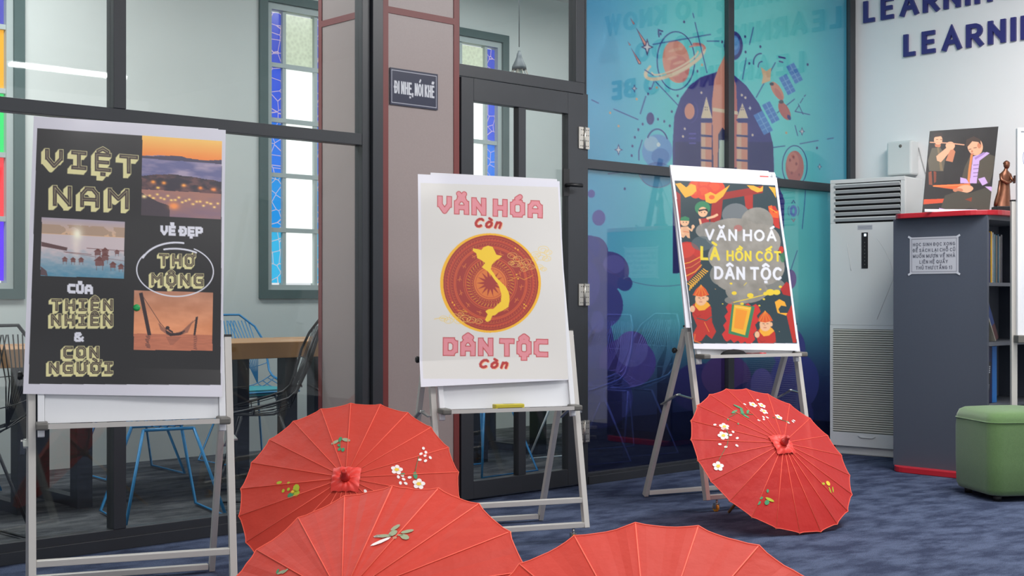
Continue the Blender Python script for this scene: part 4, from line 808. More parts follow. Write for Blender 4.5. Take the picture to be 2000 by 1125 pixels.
YP = mat('yellow_plastic', (196, 182, 52), .45)
MB().prism([(-.062, -.022), (.062, -.022), (.066, -.016), (.066, .020), (-.066, .020), (-.066, -.016)], .012, .027).build('grip', YP, er, bevel=.003); MB().box((-.054, -.02, 0), (.054, .018, .012)).build('felt_pad', BLACK, er)
for s_ in (-1, 1): MB().box((s_*.06-.005, -.021, 0), (s_*.06+.005, .019, .013)).build('end_foot', YP, er)
MB().box((-.022, -.012, .027), (.022, .006, .0276)).build('grip_recess', mat('olive_plastic', (150, 138, 50), .5), er)
ub, _ = FR_.inv(1424, 688, .03)
er2 = empty('board_eraser', on_tray(FR_, .71, ub, .052), FR_.yaw, 'black rounded eraser on the tray of the far easel', 'eraser')
MB().prism([(x*.078, y*.024) for x, y in [(-1, -.6), (-.8, -1), (.8, -1), (1, -.5), (1, .5), (.8, 1), (-.8, 1), (-1, .6)]], 0, .008).build('felt_pad', mat('grey_felt', (60, 58, 58), .9), er2)
MB().lathe([(.001, .036), (.03, .034), (.06, .026), (.076, .014), (.078, .008)], 20, sy=.32).build('shell', mat('black_shell', (20, 20, 22), .7, spec=.2), er2)
um, _ = FR_.inv(1466, 688, .03); mk = empty('marker_pen', on_tray(FR_, .71, um, .055)+Vector((0, 0, .011)), FR_.yaw, 'red and black marker pen beside the black eraser', 'marker')
MB().tube([(-.055, .004, 0), (.02, -.004, 0)], .0065, 10).build('barrel', mat('marker_barrel', (90, 40, 42), .4), mk); MB().tube([(.02, -.004, 0), (.058, -.008, 0)], [.0062, .005], 10).build('cap', mat('marker_red', (190, 40, 44), .35), mk)

# ------------------------------------------------------------ parasols
SILK = bpy.data.materials.new('red_silk'); SILK.use_nodes = True
def _silk(m, rgb=(232, 72, 54), tr=.07):
    nt = m.node_tree; b = nt.nodes['Principled BSDF']; b.inputs['Base Color'].default_value = lc(rgb); b.inputs['Roughness'].default_value = .55; b.inputs['Sheen Weight'].default_value = .25; b.inputs['Specular IOR Level'].default_value = .3
    tl = nt.nodes.new('ShaderNodeBsdfTranslucent'); tl.inputs[0].default_value = lc((240, 70, 50)); t = nt.nodes.new('ShaderNodeBsdfTransparent'); t.inputs[0].default_value = (1, .35, .28, 1)
    tc = nt.nodes.new('ShaderNodeTexCoord'); n = nt.nodes.new('ShaderNodeTexNoise'); n.inputs['Scale'].default_value = 9; n.inputs['Detail'].default_value = 5; nt.links.new(tc.outputs['Object'], n.inputs['Vector'])
    bm = nt.nodes.new('ShaderNodeBump'); bm.inputs['Strength'].default_value = .6; bm.inputs['Distance'].default_value = .014; nt.links.new(n.outputs['Fac'], bm.inputs['Height']); nt.links.new(bm.outputs[0], b.inputs['Normal'])
    m1 = nt.nodes.new('ShaderNodeMixShader'); m1.inputs[0].default_value = .3; nt.links.new(b.outputs[0], m1.inputs[1]); nt.links.new(tl.outputs[0], m1.inputs[2])
    m2 = nt.nodes.new('ShaderNodeMixShader'); m2.inputs[0].default_value = tr; nt.links.new(m1.outputs[0], m2.inputs[1]); nt.links.new(t.outputs[0], m2.inputs[2]); nt.links.new(m2.outputs[0], nt.nodes['Material Output'].inputs[0])
_silk(SILK)
SILK2 = bpy.data.materials.new('deep_red_silk'); SILK2.use_nodes = True; _silk(SILK2, (212, 40, 34), .1)
SILKB = mat('red_bow_silk', (228, 48, 34), .5, sheen=.3); KNOB = mat('red_knob', (196, 44, 34), .3, coat=.4); THREAD = mat('red_thread', (240, 96, 74), .7)
PETAL = mat('white_petal_paint', (236, 226, 222), .6); STAM = mat('yellow_paint', (232, 190, 50), .6); LEAFP = mat('green_paint', (50, 138, 92), .6); PALEG = mat('pale_green_paint', (150, 160, 128), .6); LIME = mat('lime_paint', (170, 180, 30), .6)
def make_parasol(C, az, el, R, d, N, ph, label, blossoms=(), leaves=(), stems=(), wr=0, silk=None):
    az, el = math.radians(az), math.radians(el)
    b = Vector((-SA, -CA, 0)); r = Vector((CA, -SA, 0)); n = (b*math.cos(az)+r*math.sin(az))*math.cos(el)+Vector((0, 0, math.sin(el)))
    u = Vector((0, 0, 1)).cross(n).normalized(); v = n.cross(u); M = Matrix((u, v, n)).transposed().to_4x4(); M.translation = Vector(C)
    root = empty('paper_parasol', (0, 0, 0), 0, label, 'parasol', 'red silk parasols on the floor'); root.matrix_world = M; Mi = M.inverted(); st = 2*math.pi/N; ph = math.radians(ph)
    def Z(x, y):
        rr = math.hypot(x, y); a = (math.atan2(y, x)-ph) % st-st/2; return d*(1-rr*math.cos(a)/(R*math.cos(st/2)))
    # canopy
    rings = [.02, .1, .25, .4, .55, .7, .85, .95, 1]; SUB = 6; vs = []; fs = []; T = N*SUB; rn = random.Random(int(az*100)+N)
    wob = [rn.uniform(-1, 1) for _ in range(T)]
    for k in rings:
        for i in range(T):
            a = ph+i*st/SUB; fr = (i % SUB)/SUB; dl = (fr-.5)*st; rm = R*math.cos(st/2)/math.cos(dl)*k; rm *= 1-.005*math.sin(math.pi*fr)*(k > .9)
            x, y = rm*math.cos(a), rm*math.sin(a); z = d*(1-k); sag = math.sin(math.pi*fr)*k*(.002+wr*wob[i]*.003)
            if k == 1 and fr == 0: x *= 1.008; y *= 1.008
            vs.append((x, y, z-sag))
    for i in range(len(rings)-1):
        for j in range(T): fs.append((i*T+j, i*T+(j+1) % T, (i+1)*T+(j+1) % T, (i+1)*T+j)[::-1])
    cb = MB().add(vs, fs); 
    for j in range(len(cb.sm)): cb.sm[j] = False
    can = cb.build('canopy', silk or SILK, root)
    # hem cord and thread lines along the ribs
    hem = MB(); hem.tube([Vector(vs[(len(rings)-1)*T+i]) for i in range(T)], .0018, 5, True); hem.build('hem', THREAD, root)
    src = None; ssrc = None; rsrc = None
    for i in range(N):
        Rm = Matrix.Rotation(ph+i*st, 4, 'Z')
        if src is None:
            rb = MB(); rb.tube([(.02, 0, d*(1-.05)-.004), (R*1.012, 0, -.004)], [.0022, .003], 5); src = rb.build('rib', WOODSTICK, root); src.matrix_local = Rm
            sr = MB(); sr.tube([(.015, 0, -.07), (R*.5, 0, d*.5-.006)], .0018, 5); ssrc = sr.build('strut', WOODSTICK, root); ssrc.matrix_local = Rm
            ss = MB(); ss.tube([(.03, 0, d*(1-.03/R)+.001), (R*1.0, 0, .001)], .0016, 5); rsrc = ss.build('seam', THREAD, root); rsrc.matrix_local = Rm
        else: inst(src, 'rib', root, Rm); inst(ssrc, 'strut', root, Rm); inst(rsrc, 'seam', root, Rm)
    Ls = (C[2]-.012)/n.z
    MB().tube([(0, 0, d-.01), (0, 0, -Ls)], .007, 10).build('shaft', WOODSTICK, root)
    MB().lathe([(.018, -.085), (.018, -.06), (.012, -.055)], 14).build('runner', WOODSTICK, root)
    MB().lathe([(.016, d-.006), (.019, d+.010), (.016, d+.020), (.011, d+.024), (.0115, d+.040), (.007, d+.047)], 16).build('knob', KNOB, root)
    # ruffled bow round the tip
    rf = MB(); K = 48; rv = []; rfs = []
    for ri, (rad, zz) in enumerate(((.014, .001), (.028, .008), (.042, .012), (.052, .006))):
        for k in range(K):
            a = 2*math.pi*k/K; sq = 1/max(abs(math.cos(a)), abs(math.sin(a))); rr = rad*(1+(sq-1)*.95*(ri/3)); x, y = rr*math.cos(a), rr*math.sin(a)
            rv.append((x, y, Z(x, y)+zz+.0035*(ri/3)*math.sin(k*2*math.pi*12/K+ri)+rn.uniform(-.0025, .0025)))
    for ri in range(3):
        for k in range(K): rfs.append((ri*K+k, ri*K+(k+1) % K, (ri+1)*K+(k+1) % K, (ri+1)*K+k)[::-1])
    rf.add(rv, rfs, True); rf.build('ruffle', SILKB, root)
    # painted flowers
    o_ = Mi @ Vector((0, 0, CAM_H))
    def L(px, py):
        dd = (Mi @ at(px, py, t=1))-o_; z = d*.5
        for _ in range(12): t = (z-o_.z)/dd.z; x, y = o_.x+dd.x*t, o_.y+dd.y*t; z = Z(x, y)
        return x, y
    def blob(B, mi, x, y, a, b_, rot, n_=10, lift=.0012):
        B.mi = mi; ca, sa = math.cos(rot), math.sin(rot); pts = []
        for k in range(n_): t = 2*math.pi*k/n_; p, q = a*math.cos(t), b_*math.sin(t); X, Y = x+p*ca-q*sa, y+p*sa+q*ca; pts.append((X, Y, Z(X, Y)+lift))
        pts.append((x, y, Z(x, y)+lift)); B.add(pts, [(k, (k+1) % n_, n_) for k in range(n_)])
    for px, py, s_, kind in blossoms:
        x, y = L(px, py); B = MB()
        if kind == 'f':
            for k in range(5): t = k*1.2566+x*30; blob(B, 0, x+math.cos(t)*s_*.6, y+math.sin(t)*s_*.6, s_*.48, s_*.42, t)
            blob(B, 1, x, y, s_*.42, s_*.34, .4, 8, .002)
        else: blob(B, 0, x, y, s_*.5, s_*.36, x*40+y*20)
        B.build('painted_blossom', [PETAL, STAM], root)
    for px, py, a, b_, rot, c in leaves:
        x, y = L(px, py); B = MB(); blob(B, 0, x, y, a, b_, rot, 8, .0016); B.build('painted_leaf', {'g': LEAFP, 'p': PALEG, 'l': LIME, 'y': STAM, 'w': PETAL}[c], root)
    for pts in stems:
        q = []
        for i in range(len(pts)-1):
            for t in np.linspace(0, 1, 6):
                x, y = L(pts[i][0]*(1-t)+pts[i+1][0]*t, pts[i][1]*(1-t)+pts[i+1][1]*t); q.append((x, y, Z(x, y)+.0008))
        B = MB(); B.tube(q, .0012, 4); B.build('painted_stem', LEAFP, root)
    return root
k4 = lambda x, y: (1240+x/2.678, 640+y/2.678); k8 = lambda x, y: (440+x/2.922, 740+y/2.922)
def BL(k, lst): return [(*k(x, y), s_, t) for x, y, s_, t in lst]
def LF(k, lst): return [(*k(x, y), a, b_, r, c) for x, y, a, b_, r, c in lst]
make_parasol((5.056, 3.659, .308), 28.8, 43.0, .411, .111, 22, -2.1, 'red parasol with plum blossom spray by the far easel',
    BL(k4, [(435, 725, .024, 'f'), (467, 518, .022, 'f'), (462, 565, .024, 'f'), (617, 403, .02, 'f'), (664, 407, .019, 'f'), (674, 438, .02, 'f'), (752, 468, .019, 'f')]+[(x, y, .016, 's') for x, y in ((418, 508), (513, 545), (500, 562), (535, 578), (533, 617), (444, 610), (475, 624), (574, 401), (642, 379), (649, 485), (672, 468), (692, 470), (674, 480), (803, 498), (826, 492), (832, 486))]),
    LF(k4, [(540, 415, .026, .007, 2.2, 'g'), (520, 440, .022, .007, .4, 'g'), (560, 440, .028, .008, 1.2, 'g'), (575, 460, .024, .007, 2.0, 'g'), (590, 440, .018, .006, .8, 'g'), (540, 502, .008, .004, 1, 'g'), (487, 480, .007, .004, 1, 'g'), (796, 492, .012, .004, .2, 'g'),
            (694, 855, .009, .006, 1, 'g'), (660, 892, .011, .005, .3, 'g'), (690, 915, .014, .010, .5, 'g'), (650, 918, .012, .005, .6, 'g'), (705, 900, .022, .007, -.6, 'l'), (985, 817, .012, .006, .2, 'l'), (1010, 815, .014, .012, .4, 'y'), (1020, 850, .018, .004, 1.5, 'l'), (1035, 848, .016, .004, 1.2, 'l')]),
    [[k4(472, 520), k4(490, 560), k4(484, 610), k4(435, 700)], [k4(490, 470), k4(530, 448), k4(620, 455)], [k4(720, 468), k4(790, 490), k4(812, 505)]], silk=SILK2)
make_parasol((2.934, 4.023, .317), -2.8, 39.6, .409, .113, 22, -2.6, 'red parasol with white petals on a stem, back one of the left pair',
    BL(k8, [(979, 519, .021, 'f'), (1105, 600, .022, 'f')]+[(x, y, .015, 's') for x, y in ((1131, 397), (1117, 428), (1145, 420), (1140, 438), (1170, 450), (1110, 462), (1143, 468), (1010, 552), (988, 560), (1018, 573), (1052, 563), (1000, 595), (1030, 597), (800, 642))]),
    LF(k8, [(628, 362, .018, .008, .7, 'p'), (656, 346, .014, .007, 1.5, 'g'), (690, 349, .018, .009, -.4, 'p'), (648, 380, .008, .005, 2, 'g'), (652, 402, .010, .006, 1.4, 'g'), (672, 405, .011, .007, 1.7, 'g'), (308, 593, .011, .007, 0, 'l'), (361, 595, .006, .006, 0, 'l'), (331, 640, .006, .008, 0, 'l'), (361, 631, .006, .007, 0, 'l'), (405, 625, .013, .018, .2, 'l'), (375, 665, .014, .012, .1, 'g'), (405, 655, .014, .012, .2, 'l'), (388, 645, .010, .008, .2, 'y'), (1085, 552, .008, .016, .2, 'g'), (1012, 545, .010, .005, .5, 'g')]),
    [[k8(1105, 440), k8(1086, 520), k8(1083, 565)], [k8(656, 360), k8(655, 400)]])
make_parasol((1.834, 2.475, .289), -22.8, 45.3, .407, .118, 20, -8.5, 'large red parasol in front with a pale green painted leaf sprig',
    (), LF(k8, [(972, 850, .014, .007, 1.1, 'p'), (958, 882, .012, .010, 1.2, 'p'), (900, 898, .024, .006, .15, 'p'), (888, 930, .026, .006, .75, 'w'), (1040, 872, .016, .006, .5, 'p'), (1025, 903, .014, .008, -.4, 'p'), (968, 908, .005, .005, 0, 'p'), (1000, 893, .008, .003, .2, 'p'), (870, 900, .010, .004, .2, 'w'), (320, 1105, .012, .005, .4, 'p'), (342, 1100, .010, .004, .8, 'p'), (300, 1100, .008, .004, 1.8, 'g')]), (), wr=1)
make_parasol((1.867, 1.618, .293), -9.7, 45.1, .41, .12, 20, 133.5-18*7, 'plain red parasol nearest the camera at the bottom edge', (), (), (), wr=1)

# ------------------------------------------------------------ right-hand corner
# air conditioner
ACW = mat('air_conditioner_shell', (214, 218, 217), .35, coat=.2); ACF = mat('air_conditioner_louvre', (205, 208, 208), .35); SIDEG = mat('air_conditioner_side', (196, 200, 204), .4)
ac = empty('air_conditioner', (7.63, 5.05, 0), math.radians(-82.1), 'tall white floor-standing air conditioner in the corner', 'air conditioner')
W_, D_, H_ = .52, .30, 1.827
b_ = MB(); b_.box((0, .012, .06), (W_, D_, H_)); b_.box((.02, .03, 0), (W_-.02, D_-.02, .06)); b_.build('cabinet', ACW, ac, bevel=.008)
mb = MB(); mb.box((0, 0, .86), (W_, .012, 1.535)); mb.box((0, 0, 1.80), (W_, .012, H_)); mb.box((0, 0, 1.535), (.035, .012, 1.80)); mb.box((W_-.03, 0, 1.535), (W_, .012, 1.80)); mb.build('front_panel', ACW, ac, bevel=.003)
BX('outlet_recess', DARK, (.035, .0115, 1.535), (W_-.03, .0135, 1.80), ac)
for i in range(7):
    z = 1.782-i*.037; MB().bar((.036, -.004, z), (W_-.031, -.004, z), .022, .006 if 0 < i < 6 else .012, (0, .75, .5)).build('louvre', ACF, ac)
lp = MB(); lp.box((0, 0, .06), (W_, .012, .15)); lp.box((0, 0, .15), (.02, .012, .86)); lp.box((W_-.02, 0, .15), (W_, .012, .86)); lp.box((.02, 0, .835), (W_-.02, .012, .86)); lp.build('intake_panel', ACW, ac)
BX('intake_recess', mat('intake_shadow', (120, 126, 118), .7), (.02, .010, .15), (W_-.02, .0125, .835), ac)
sl = MB()
for i in range(46): sl.box((.02, 0, .157+i*.0148), (W_-.02, .008, .157+i*.0148+.0088))
o = sl.build('intake_slat', mat('intake_slat', (208, 208, 196), .45), ac); o['kind'] = 'stuff'
MB().tube([(.20, -.002, .132), (.22, -.004, .122), (.30, -.004, .122), (.32, -.002, .132)], .004, 6).build('pull', ACF, ac)
dp = BX('display_strip', BLACK, (.225, -.004, 1.235), (.268, 0, 1.47), ac); BX('display_light', mat('lit_display', (220, 235, 240), emit=(220, 240, 255), strength=1.2), (.243, -.005, 1.445), (.258, -.004, 1.462), dp)
kd = MB()
for i in range(7): kd.lathe([(.004, 0), (.004, .001)], 8, Matrix.Translation((.247, -.004, 1.26+i*.024)) @ Matrix.Rotation(math.pi/2, 4, 'X'))
kd.build('key_row', mat('display_key', (90, 92, 90), .5), dp)
lb = BX('rating_label', mat('label_paper', (186, 190, 196), .5), (.195, -.001, 1.488), (.30, 0, 1.52), ac)
lr = MB()
for k in range(3): lr.box((.2, -.0014, 1.494+k*.008), (.295, -.001, 1.497+k*.008))
lr.build('label_print', mat('label_ink', (120, 126, 138), .5), lb)
for sgn, x0 in ((1, .33), (-1, .14)):
    MB().tube([(x0+sgn*(.11-.0016*(k-9)**2*.85), -.0005, 1.43-k*.03) for k in range(0, 10)]+[(x0, -.0005, .9)] if sgn > 0 else [(x0-.02+.03*k/6, -.0005, 1.4-k*.03) for k in range(7)], .0015, 5).build('moulded_line', ACF, ac)
# junction box above it
bx_c = at(1757, 310, X=XC-.06); jb = empty('wall_box', (XC, bx_c.y, bx_c.z), 0, 'small white cover box on the wall above the air conditioner', 'box')
BX('cover', ACW, (-.10, -.11, -.115), (0, .075, .115), jb, bevel=.012)
MB().lathe([(.011, 0), (.011, .002), (.006, .002), (.006, .003)], 14, Matrix.Translation((-.10, -.03, .08)) @ Matrix.Rotation(-math.pi/2, 4, 'Y')).build('lock', PLASTIC_G, jb)
p0 = Vector((XC-.006, bx_c.y-.11, bx_c.z+.07)); p1 = at(1812, 350, X=XC-.006); cab = MB().tube([p0, p0.lerp(p1, .35)-Vector((0, 0, .01)), p0.lerp(p1, .7)-Vector((0, 0, .012)), p1, p1+Vector((0, -.1, -.14))], .002, 6).build('wall_cable', mat('grey_cable', (150, 150, 150), .5)); tag(cab, 'thin grey cable sagging down the wall from the white cover box', 'cable')

# bookcase
GREYL = mat('grey_laminate', (76, 82, 95), .55, noise=.05, nscale=80); GREYS = mat('grey_shelf', (104, 108, 116), .6); REDL = mat('red_laminate', (186, 36, 48), .35, coat=.2)
BX0, BX1, BY0, BY1 = 7.17, 8.0, 3.70, 4.30
bc = empty('bookcase', (BX0, BY0, 0), 0, 'tall grey bookcase with red rounded top and base', 'bookcase')
bw, bd_ = BX1-BX0, BY1-BY0
def rounded(x0, y0, x1, y1, r):
    pts = [(x1, y0), (x1, y1), (x0+r*.6, y1)]
    for k in range(7): a = math.pi/2+k*math.pi/12; pts.append((x0+r*.6+r*.6*math.cos(a), y1-r*.6+r*.6*math.sin(a)))
    for k in range(9): a = math.pi+k*math.pi/16; pts.append((x0+r+r*math.cos(a), y0+r+r*math.sin(a)))
    return pts
MB().prism(rounded(-.045, -.05, bw, bd_, .16), 1.515, 1.545).build('top', REDL, bc, bevel=.004); MB().prism(rounded(-.06, -.03, bw, bd_, .16), 0, .035).build('plinth', REDL, bc, bevel=.004)
BX('side_panel', GREYL, (0, 0, .035), (.022, bd_, 1.515), bc); BX('side_panel', GREYL, (bw-.022, 0, .035), (bw, bd_, 1.515), bc)
BX('back_panel', GREYS, (.022, .34, .035), (bw-.022, .36, 1.515), bc); BX('divider', GREYS, (.022, bd_-.02, .035), (bw-.022, bd_, 1.515), bc)
SH = [.06, .425, .785, 1.13]
for z in SH: BX('shelf', GREYS, (.022, .01, z-.02), (bw-.022, .34, z), bc)
BX('shelf_lip', GREYS, (.022, .0, 1.49), (bw-.022, .34, 1.515), bc)
def book(x, z, w_, d2, h_, rgb, label, lean=0, y=.03, page=True):
    r = empty('book', (BX0+x, BY0+y, z), 0, label, 'book', 'books in the grey bookcase'); r.rotation_euler = (0, math.radians(lean), 0)
    c_ = mat('cover_%d_%d_%d' % rgb, rgb, .45); MB().box((0, 0, 0), (.0015, d2, h_)).box((w_-.0015, 0, 0), (w_, d2, h_)).box((0, 0, 0), (w_, .0015, h_)).build('cover', c_, r)
    BX('pages', mat('pages', (205, 200, 188), .8), (.0016, .002, .003), (w_-.0016, d2-.004, h_-.003), r); return r
x = .026
for w_, h_, c_, lb in ((.016, .30, (206, 160, 40), 'yellow book first against the grey side panel on the top shelf'), (.016, .30, (30, 92, 96), 'teal book second from the side panel, top shelf'), (.012, .29, (190, 196, 200), 'pale thin book between teal and navy ones, top shelf'), (.02, .29, (38, 44, 84), 'navy book left of the golden one, top shelf'), (.02, .295, (214, 164, 40), 'golden yellow book in the middle of the top shelf'), (.014, .29, (188, 190, 190), 'light grey book right of the golden one, top shelf'), (.024, .28, (78, 112, 124), 'slate blue book on the top shelf'), (.02, .275, (108, 96, 84), 'brown grey book on the top shelf near the metal post'), (.014, .28, (40, 96, 120), 'dark cyan book on the top shelf by the metal post'), (.02, .27, (120, 120, 120), 'mid grey book on the top shelf behind the metal post'), (.02, .28, (60, 60, 70), 'charcoal book last in the top shelf row')):
    book(x, 1.1305, w_, .2, h_, c_, lb); x += w_+.002
def cover_book(x, z, y, w_, h_, rgb, label, lean, th=.01, yaw=0):
    """a magazine turned with its front cover outwards"""
    r = empty('magazine', (BX0+x, BY0+y, z), math.radians(yaw), label, 'magazine', 'magazines lying in the grey bookcase'); r.rotation_euler = (0, math.radians(lean), math.radians(yaw))
    BX('cover', mat('cover_%d_%d_%d' % rgb, rgb, .4), (0, 0, 0), (w_, th*.3, h_), r); BX('pages', mat('pages'), (.002, th*.3, .002), (w_-.002, th, h_-.002), r); return r
m1 = cover_book(.03, .787, .27, .14, .235, (96, 88, 78), 'brownish magazine leaning to the left side, middle shelf', 0)
m1.rotation_euler = (0, math.radians(-0), 0)
mgz = empty('magazine', (BX0+.035, BY0+.04, .793), 0, 'slanted pale-edged magazine on the middle shelf', 'magazine', 'magazines lying in the grey bookcase'); mgz.rotation_euler = (0, math.radians(-32), 0); mgz.location.x = BX0+.185
BX('cover', mat('cover_grey', (168, 164, 150), .5), (-.008, 0, 0), (0, .2, .27), mgz)
mg2 = empty('magazine', (BX0+.235, BY0+.05, .809), 0, 'blue and dark red slanted magazine on the middle shelf', 'magazine', 'magazines lying in the grey bookcase'); mg2.rotation_euler = (0, math.radians(-30), 0)
b_ = MB(); b_.box((-.04, 0, .1), (0, .2, .25)); b_.mi = 1; b_.box((-.04, 0, 0), (0, .2, .0999)); b_.build('cover', [mat('mag_blue', (36, 62, 120), .4), mat('mag_red', (84, 44, 46), .4)], mg2)
fb = cover_book(.10, .427, .08, .17, .33, (26, 30, 78), 'large dark blue folder facing out on the lower shelf', 0, .02); BX('bright_band', mat('band_blue', (40, 120, 200), .4), (.115, -.001, 0), (.17, 0, .33), fb); BX('spine_label', mat('label_white', (190, 196, 206), .5), (.02, -.0015, .03), (.075, -.001, .055), fb)
book(.03, .430, .014, .16, .22, (196, 200, 196), 'white thin book at the left end of the lower shelf', 4); 
bk = book(.052, .431, .03, .16, .245, (30, 30, 34), 'black book with white spine marks on the lower shelf', 6); s2 = MB()
for k in range(8): s2.box((.011, -.001, .03+k*.011), (.018, 0, .037+k*.011))
for k in range(4): s2.box((.010, -.001, .18+k*.011), (.019, 0, .187+k*.011))
s2.build('spine_print', mat('label_white'), bk)

# notice taped on the bookcase
nt_ = [at(x, y, X=BX0-.002) for x, y in ((1777, 464), (1872, 464), (1871, 534), (1777, 534))]; ny0, ny1, nz0, nz1 = nt_[0].y, nt_[1].y, nt_[2].z, nt_[0].z
no = empty('notice', (BX0-.001, ny0, nz0), 0, 'white printed notice taped to the side of the grey bookcase', 'notice'); nw, nh = ny0-ny1, nz1-nz0
BX('paper', mat('notice_paper', (186, 188, 196), .5), (-.0012, -nw, 0), (0, 0, nh), no); INK = mat('notice_ink', (66, 68, 80), .6)
pp = Paint(190, 140, [(0, 0), (95, 0), (95, 70), (0, 70)], (186, 188, 196)); IK = (62, 64, 78)
for q in (((4, 4), (91, 4)), ((4, 66), (91, 66)), ((4, 4), (4, 66)), ((91, 4), (91, 66))): pp.line(q, IK, .6)
for k, (t, a, c_) in enumerate((('HỌC SINH ĐỌC XONG', 7, 88), ('ĐỂ SÁCH LẠI CHỖ CŨ', 7, 88), ('MUỐN MƯỢN VỀ NHÀ', 7, 88), ('LIÊN HỆ QUẦY', 20, 74), ('THỦ THƯ (TẦNG 1)', 13, 82))): pp.type(t, (a, 17+k*11), (c_, 17+k*11), 5.4, IK, .2, gap=.55)
grid_mesh('printed_face', pp.a, lambda u, v: np.stack([np.full_like(u, -.0014), -u*nw, (1-v)*nh], 1), print_mat('notice_print', .5), no)
for (x, z, r_) in ((0, nh, .5), (nw, nh, -.5), (0, 0, -.5), (nw, 0, .5)):
    MB().box((-.0022, -.012, -.006), (-.0019, .012, .006), Matrix.Translation((0, -x, z)) @ Matrix.Rotation(r_, 4, 'X')).build('tape', mat('clear_tape', (200, 204, 212), .2), no)

# photograph of two musicians standing on the bookcase
def musicians():
    quad = [(1817, 256), (1950, 247), (1932, 416), (1802, 415)]; p = Paint(190, 240, quad, (44, 42, 42)); m = lambda x, y: (1580+x/3.41, 230+y/3.41)
    P_ = lambda pts, c, a=1: p.poly([m(*q) for q in pts], c, a); E_ = lambda x, y, rx, ry, c, rot=0, a=1: p.ell(*m(x, y), rx/3.41, ry/3.41, c, rot, a); L_ = lambda pts, c, w_, a=1: p.line([m(*q) for q in pts], c, w_, a)
    p.a += (fbm(190, 240, 4, 4, 3, 9)[..., None]-.5)*14
    SK = (214, 160, 128); SD = (184, 118, 88); CL = (84, 78, 66); LV = (186, 158, 206); RB = (206, 96, 62)
    P_([(752, 545), (900, 540), (900, 566), (755, 578)], (196, 78, 50))
    P_([(818, 205), (870, 200), (905, 260), (890, 360), (800, 358), (792, 290)], (92, 86, 74)); P_([(850, 200), (862, 200), (888, 356), (870, 356)], (120, 104, 80)); E_(858, 150, 27, 34, SK); P_([(828, 140), (835, 105), (880, 100), (895, 130), (875, 125), (840, 130)], (56, 46, 44)); L_([(846, 148), (856, 147)], (80, 50, 40), 1); L_([(872, 148), (882, 149)], (80, 50, 40), 1); P_([(835, 180), (875, 182), (870, 200), (840, 198)], SD)
    P_([(845, 260), (930, 185), (955, 205), (875, 300), (850, 290)], SK); P_([(945, 200), (968, 230), (950, 300), (905, 290), (920, 250)], SD); E_(935, 190, 30, 28, SK); L_([(808, 166), (925, 172), (1025, 184)], (206, 150, 120), 2.2)
    P_([(796, 366), (815, 362), (820, 452), (798, 448)], RB); P_([(828, 362), (845, 364), (843, 430), (830, 440)], (188, 76, 48)); P_([(790, 365), (895, 365), (885, 440), (800, 470)], (54, 50, 48), .5)
    P_([(1060, 270), (1150, 230), (1235, 260), (1222, 380), (1200, 440), (1000, 440), (1030, 330)], (78, 72, 62)); P_([(1085, 262), (1180, 232), (1200, 240), (1130, 290), (1110, 440), (1062, 440)], LV); P_([(1095, 270), (1160, 232), (1170, 242), (1100, 285)], (150, 120, 176))
    E_(1100, 195, 52, 60, SK, -15); E_(1128, 188, 14, 20, SD); P_([(1036, 190), (1040, 150), (1090, 125), (1135, 150), (1140, 185), (1120, 165), (1080, 160), (1045, 200)], (66, 52, 46)); L_([(1058, 215), (1072, 212)], (80, 50, 40), 1.2); L_([(1090, 205), (1108, 202)], (80, 50, 40), 1.2); E_(1078, 228, 7, 9, SD); L_([(1070, 246), (1088, 244)], (170, 80, 70), 1.3)
    L_([(1076, 255), (1062, 350), (1054, 440)], (196, 122, 72), 5); P_([(1000, 400), (1040, 410), (1060, 440), (1000, 440)], LV); P_([(1120, 410), (1165, 398), (1188, 438), (1150, 455)], LV)
    for y in (320, 345, 372, 395): L_([(1088, y), (1122, y-3)], (84, 66, 100), 1)
    P_([(820, 452), (975, 445), (1065, 440), (1070, 462), (975, 482), (830, 462)], (206, 98, 54)); L_([(825, 460), (1060, 448)], (236, 150, 90), 1.2); E_(1030, 478, 58, 26, SK, -6); E_(985, 485, 34, 14, SD)
    P_([(870, 610), (900, 520), (985, 490), (1060, 505), (1170, 470), (1222, 480), (1205, 620), (1060, 600), (960, 625)], (70, 68, 60)); P_([(1165, 460), (1218, 462), (1216, 496)], LV); E_(1160, 622, 28, 8, (170, 76, 50)); P_([(862, 600), (900, 608), (896, 618), (862, 616)], LV); P_([(1030, 545), (1080, 530), (1075, 560)], (150, 60, 40), .7)
    zt, zb = 2.045, 1.546; # leaning panel on the bookcase top
    P0 = at(1802, 415, Z=1.546); P1 = at(1932, 416, Z=1.546); dv = (P1-P0); dv.z = 0; back = Vector((-dv.y, dv.x, 0)).normalized()
    if back.dot(Vector((SA, CA, 0))) < 0: back = -back
    f0 = SA*P0.x+CA*P0.y; f1 = SA*P1.x+CA*P1.y; T0 = at(1817, 256, t=f0+.10); T1 = at(1950, 247, t=f1+.10)
    root = empty('photo_panel', P0, 0, 'photo panel of two flute players leaning on the bookcase top', 'picture'); c = [T0, T1, P1, P0]
    def fn(u, v):
        u = u[:, None]; v = v[:, None]; a = [np.array(q-P0) for q in c]; return a[0]*(1-u)*(1-v)+a[1]*u*(1-v)+a[2]*u*v+a[3]*(1-u)*v
    grid_mesh('printed_photo', p.a, fn, POSTER, root)
    b = MB(); q = [x-P0+back*.002 for x in c]; b.add(q+[x+back*.006 for x in q], [(0, 1, 2, 3), (7, 6, 5, 4), (0, 4, 5, 1), (1, 5, 6, 2), (2, 6, 7, 3), (3, 7, 4, 0)]); b.build('backing_board', mat('board_edge', (120, 118, 114), .6), root)
    sp = back*.22+dv*.5; MB().bar(dv*.5+back*.085+Vector((0, 0, .36)), Vector((sp.x, sp.y, .004)), .03, .004).build('prop', mat('board_edge'), root)
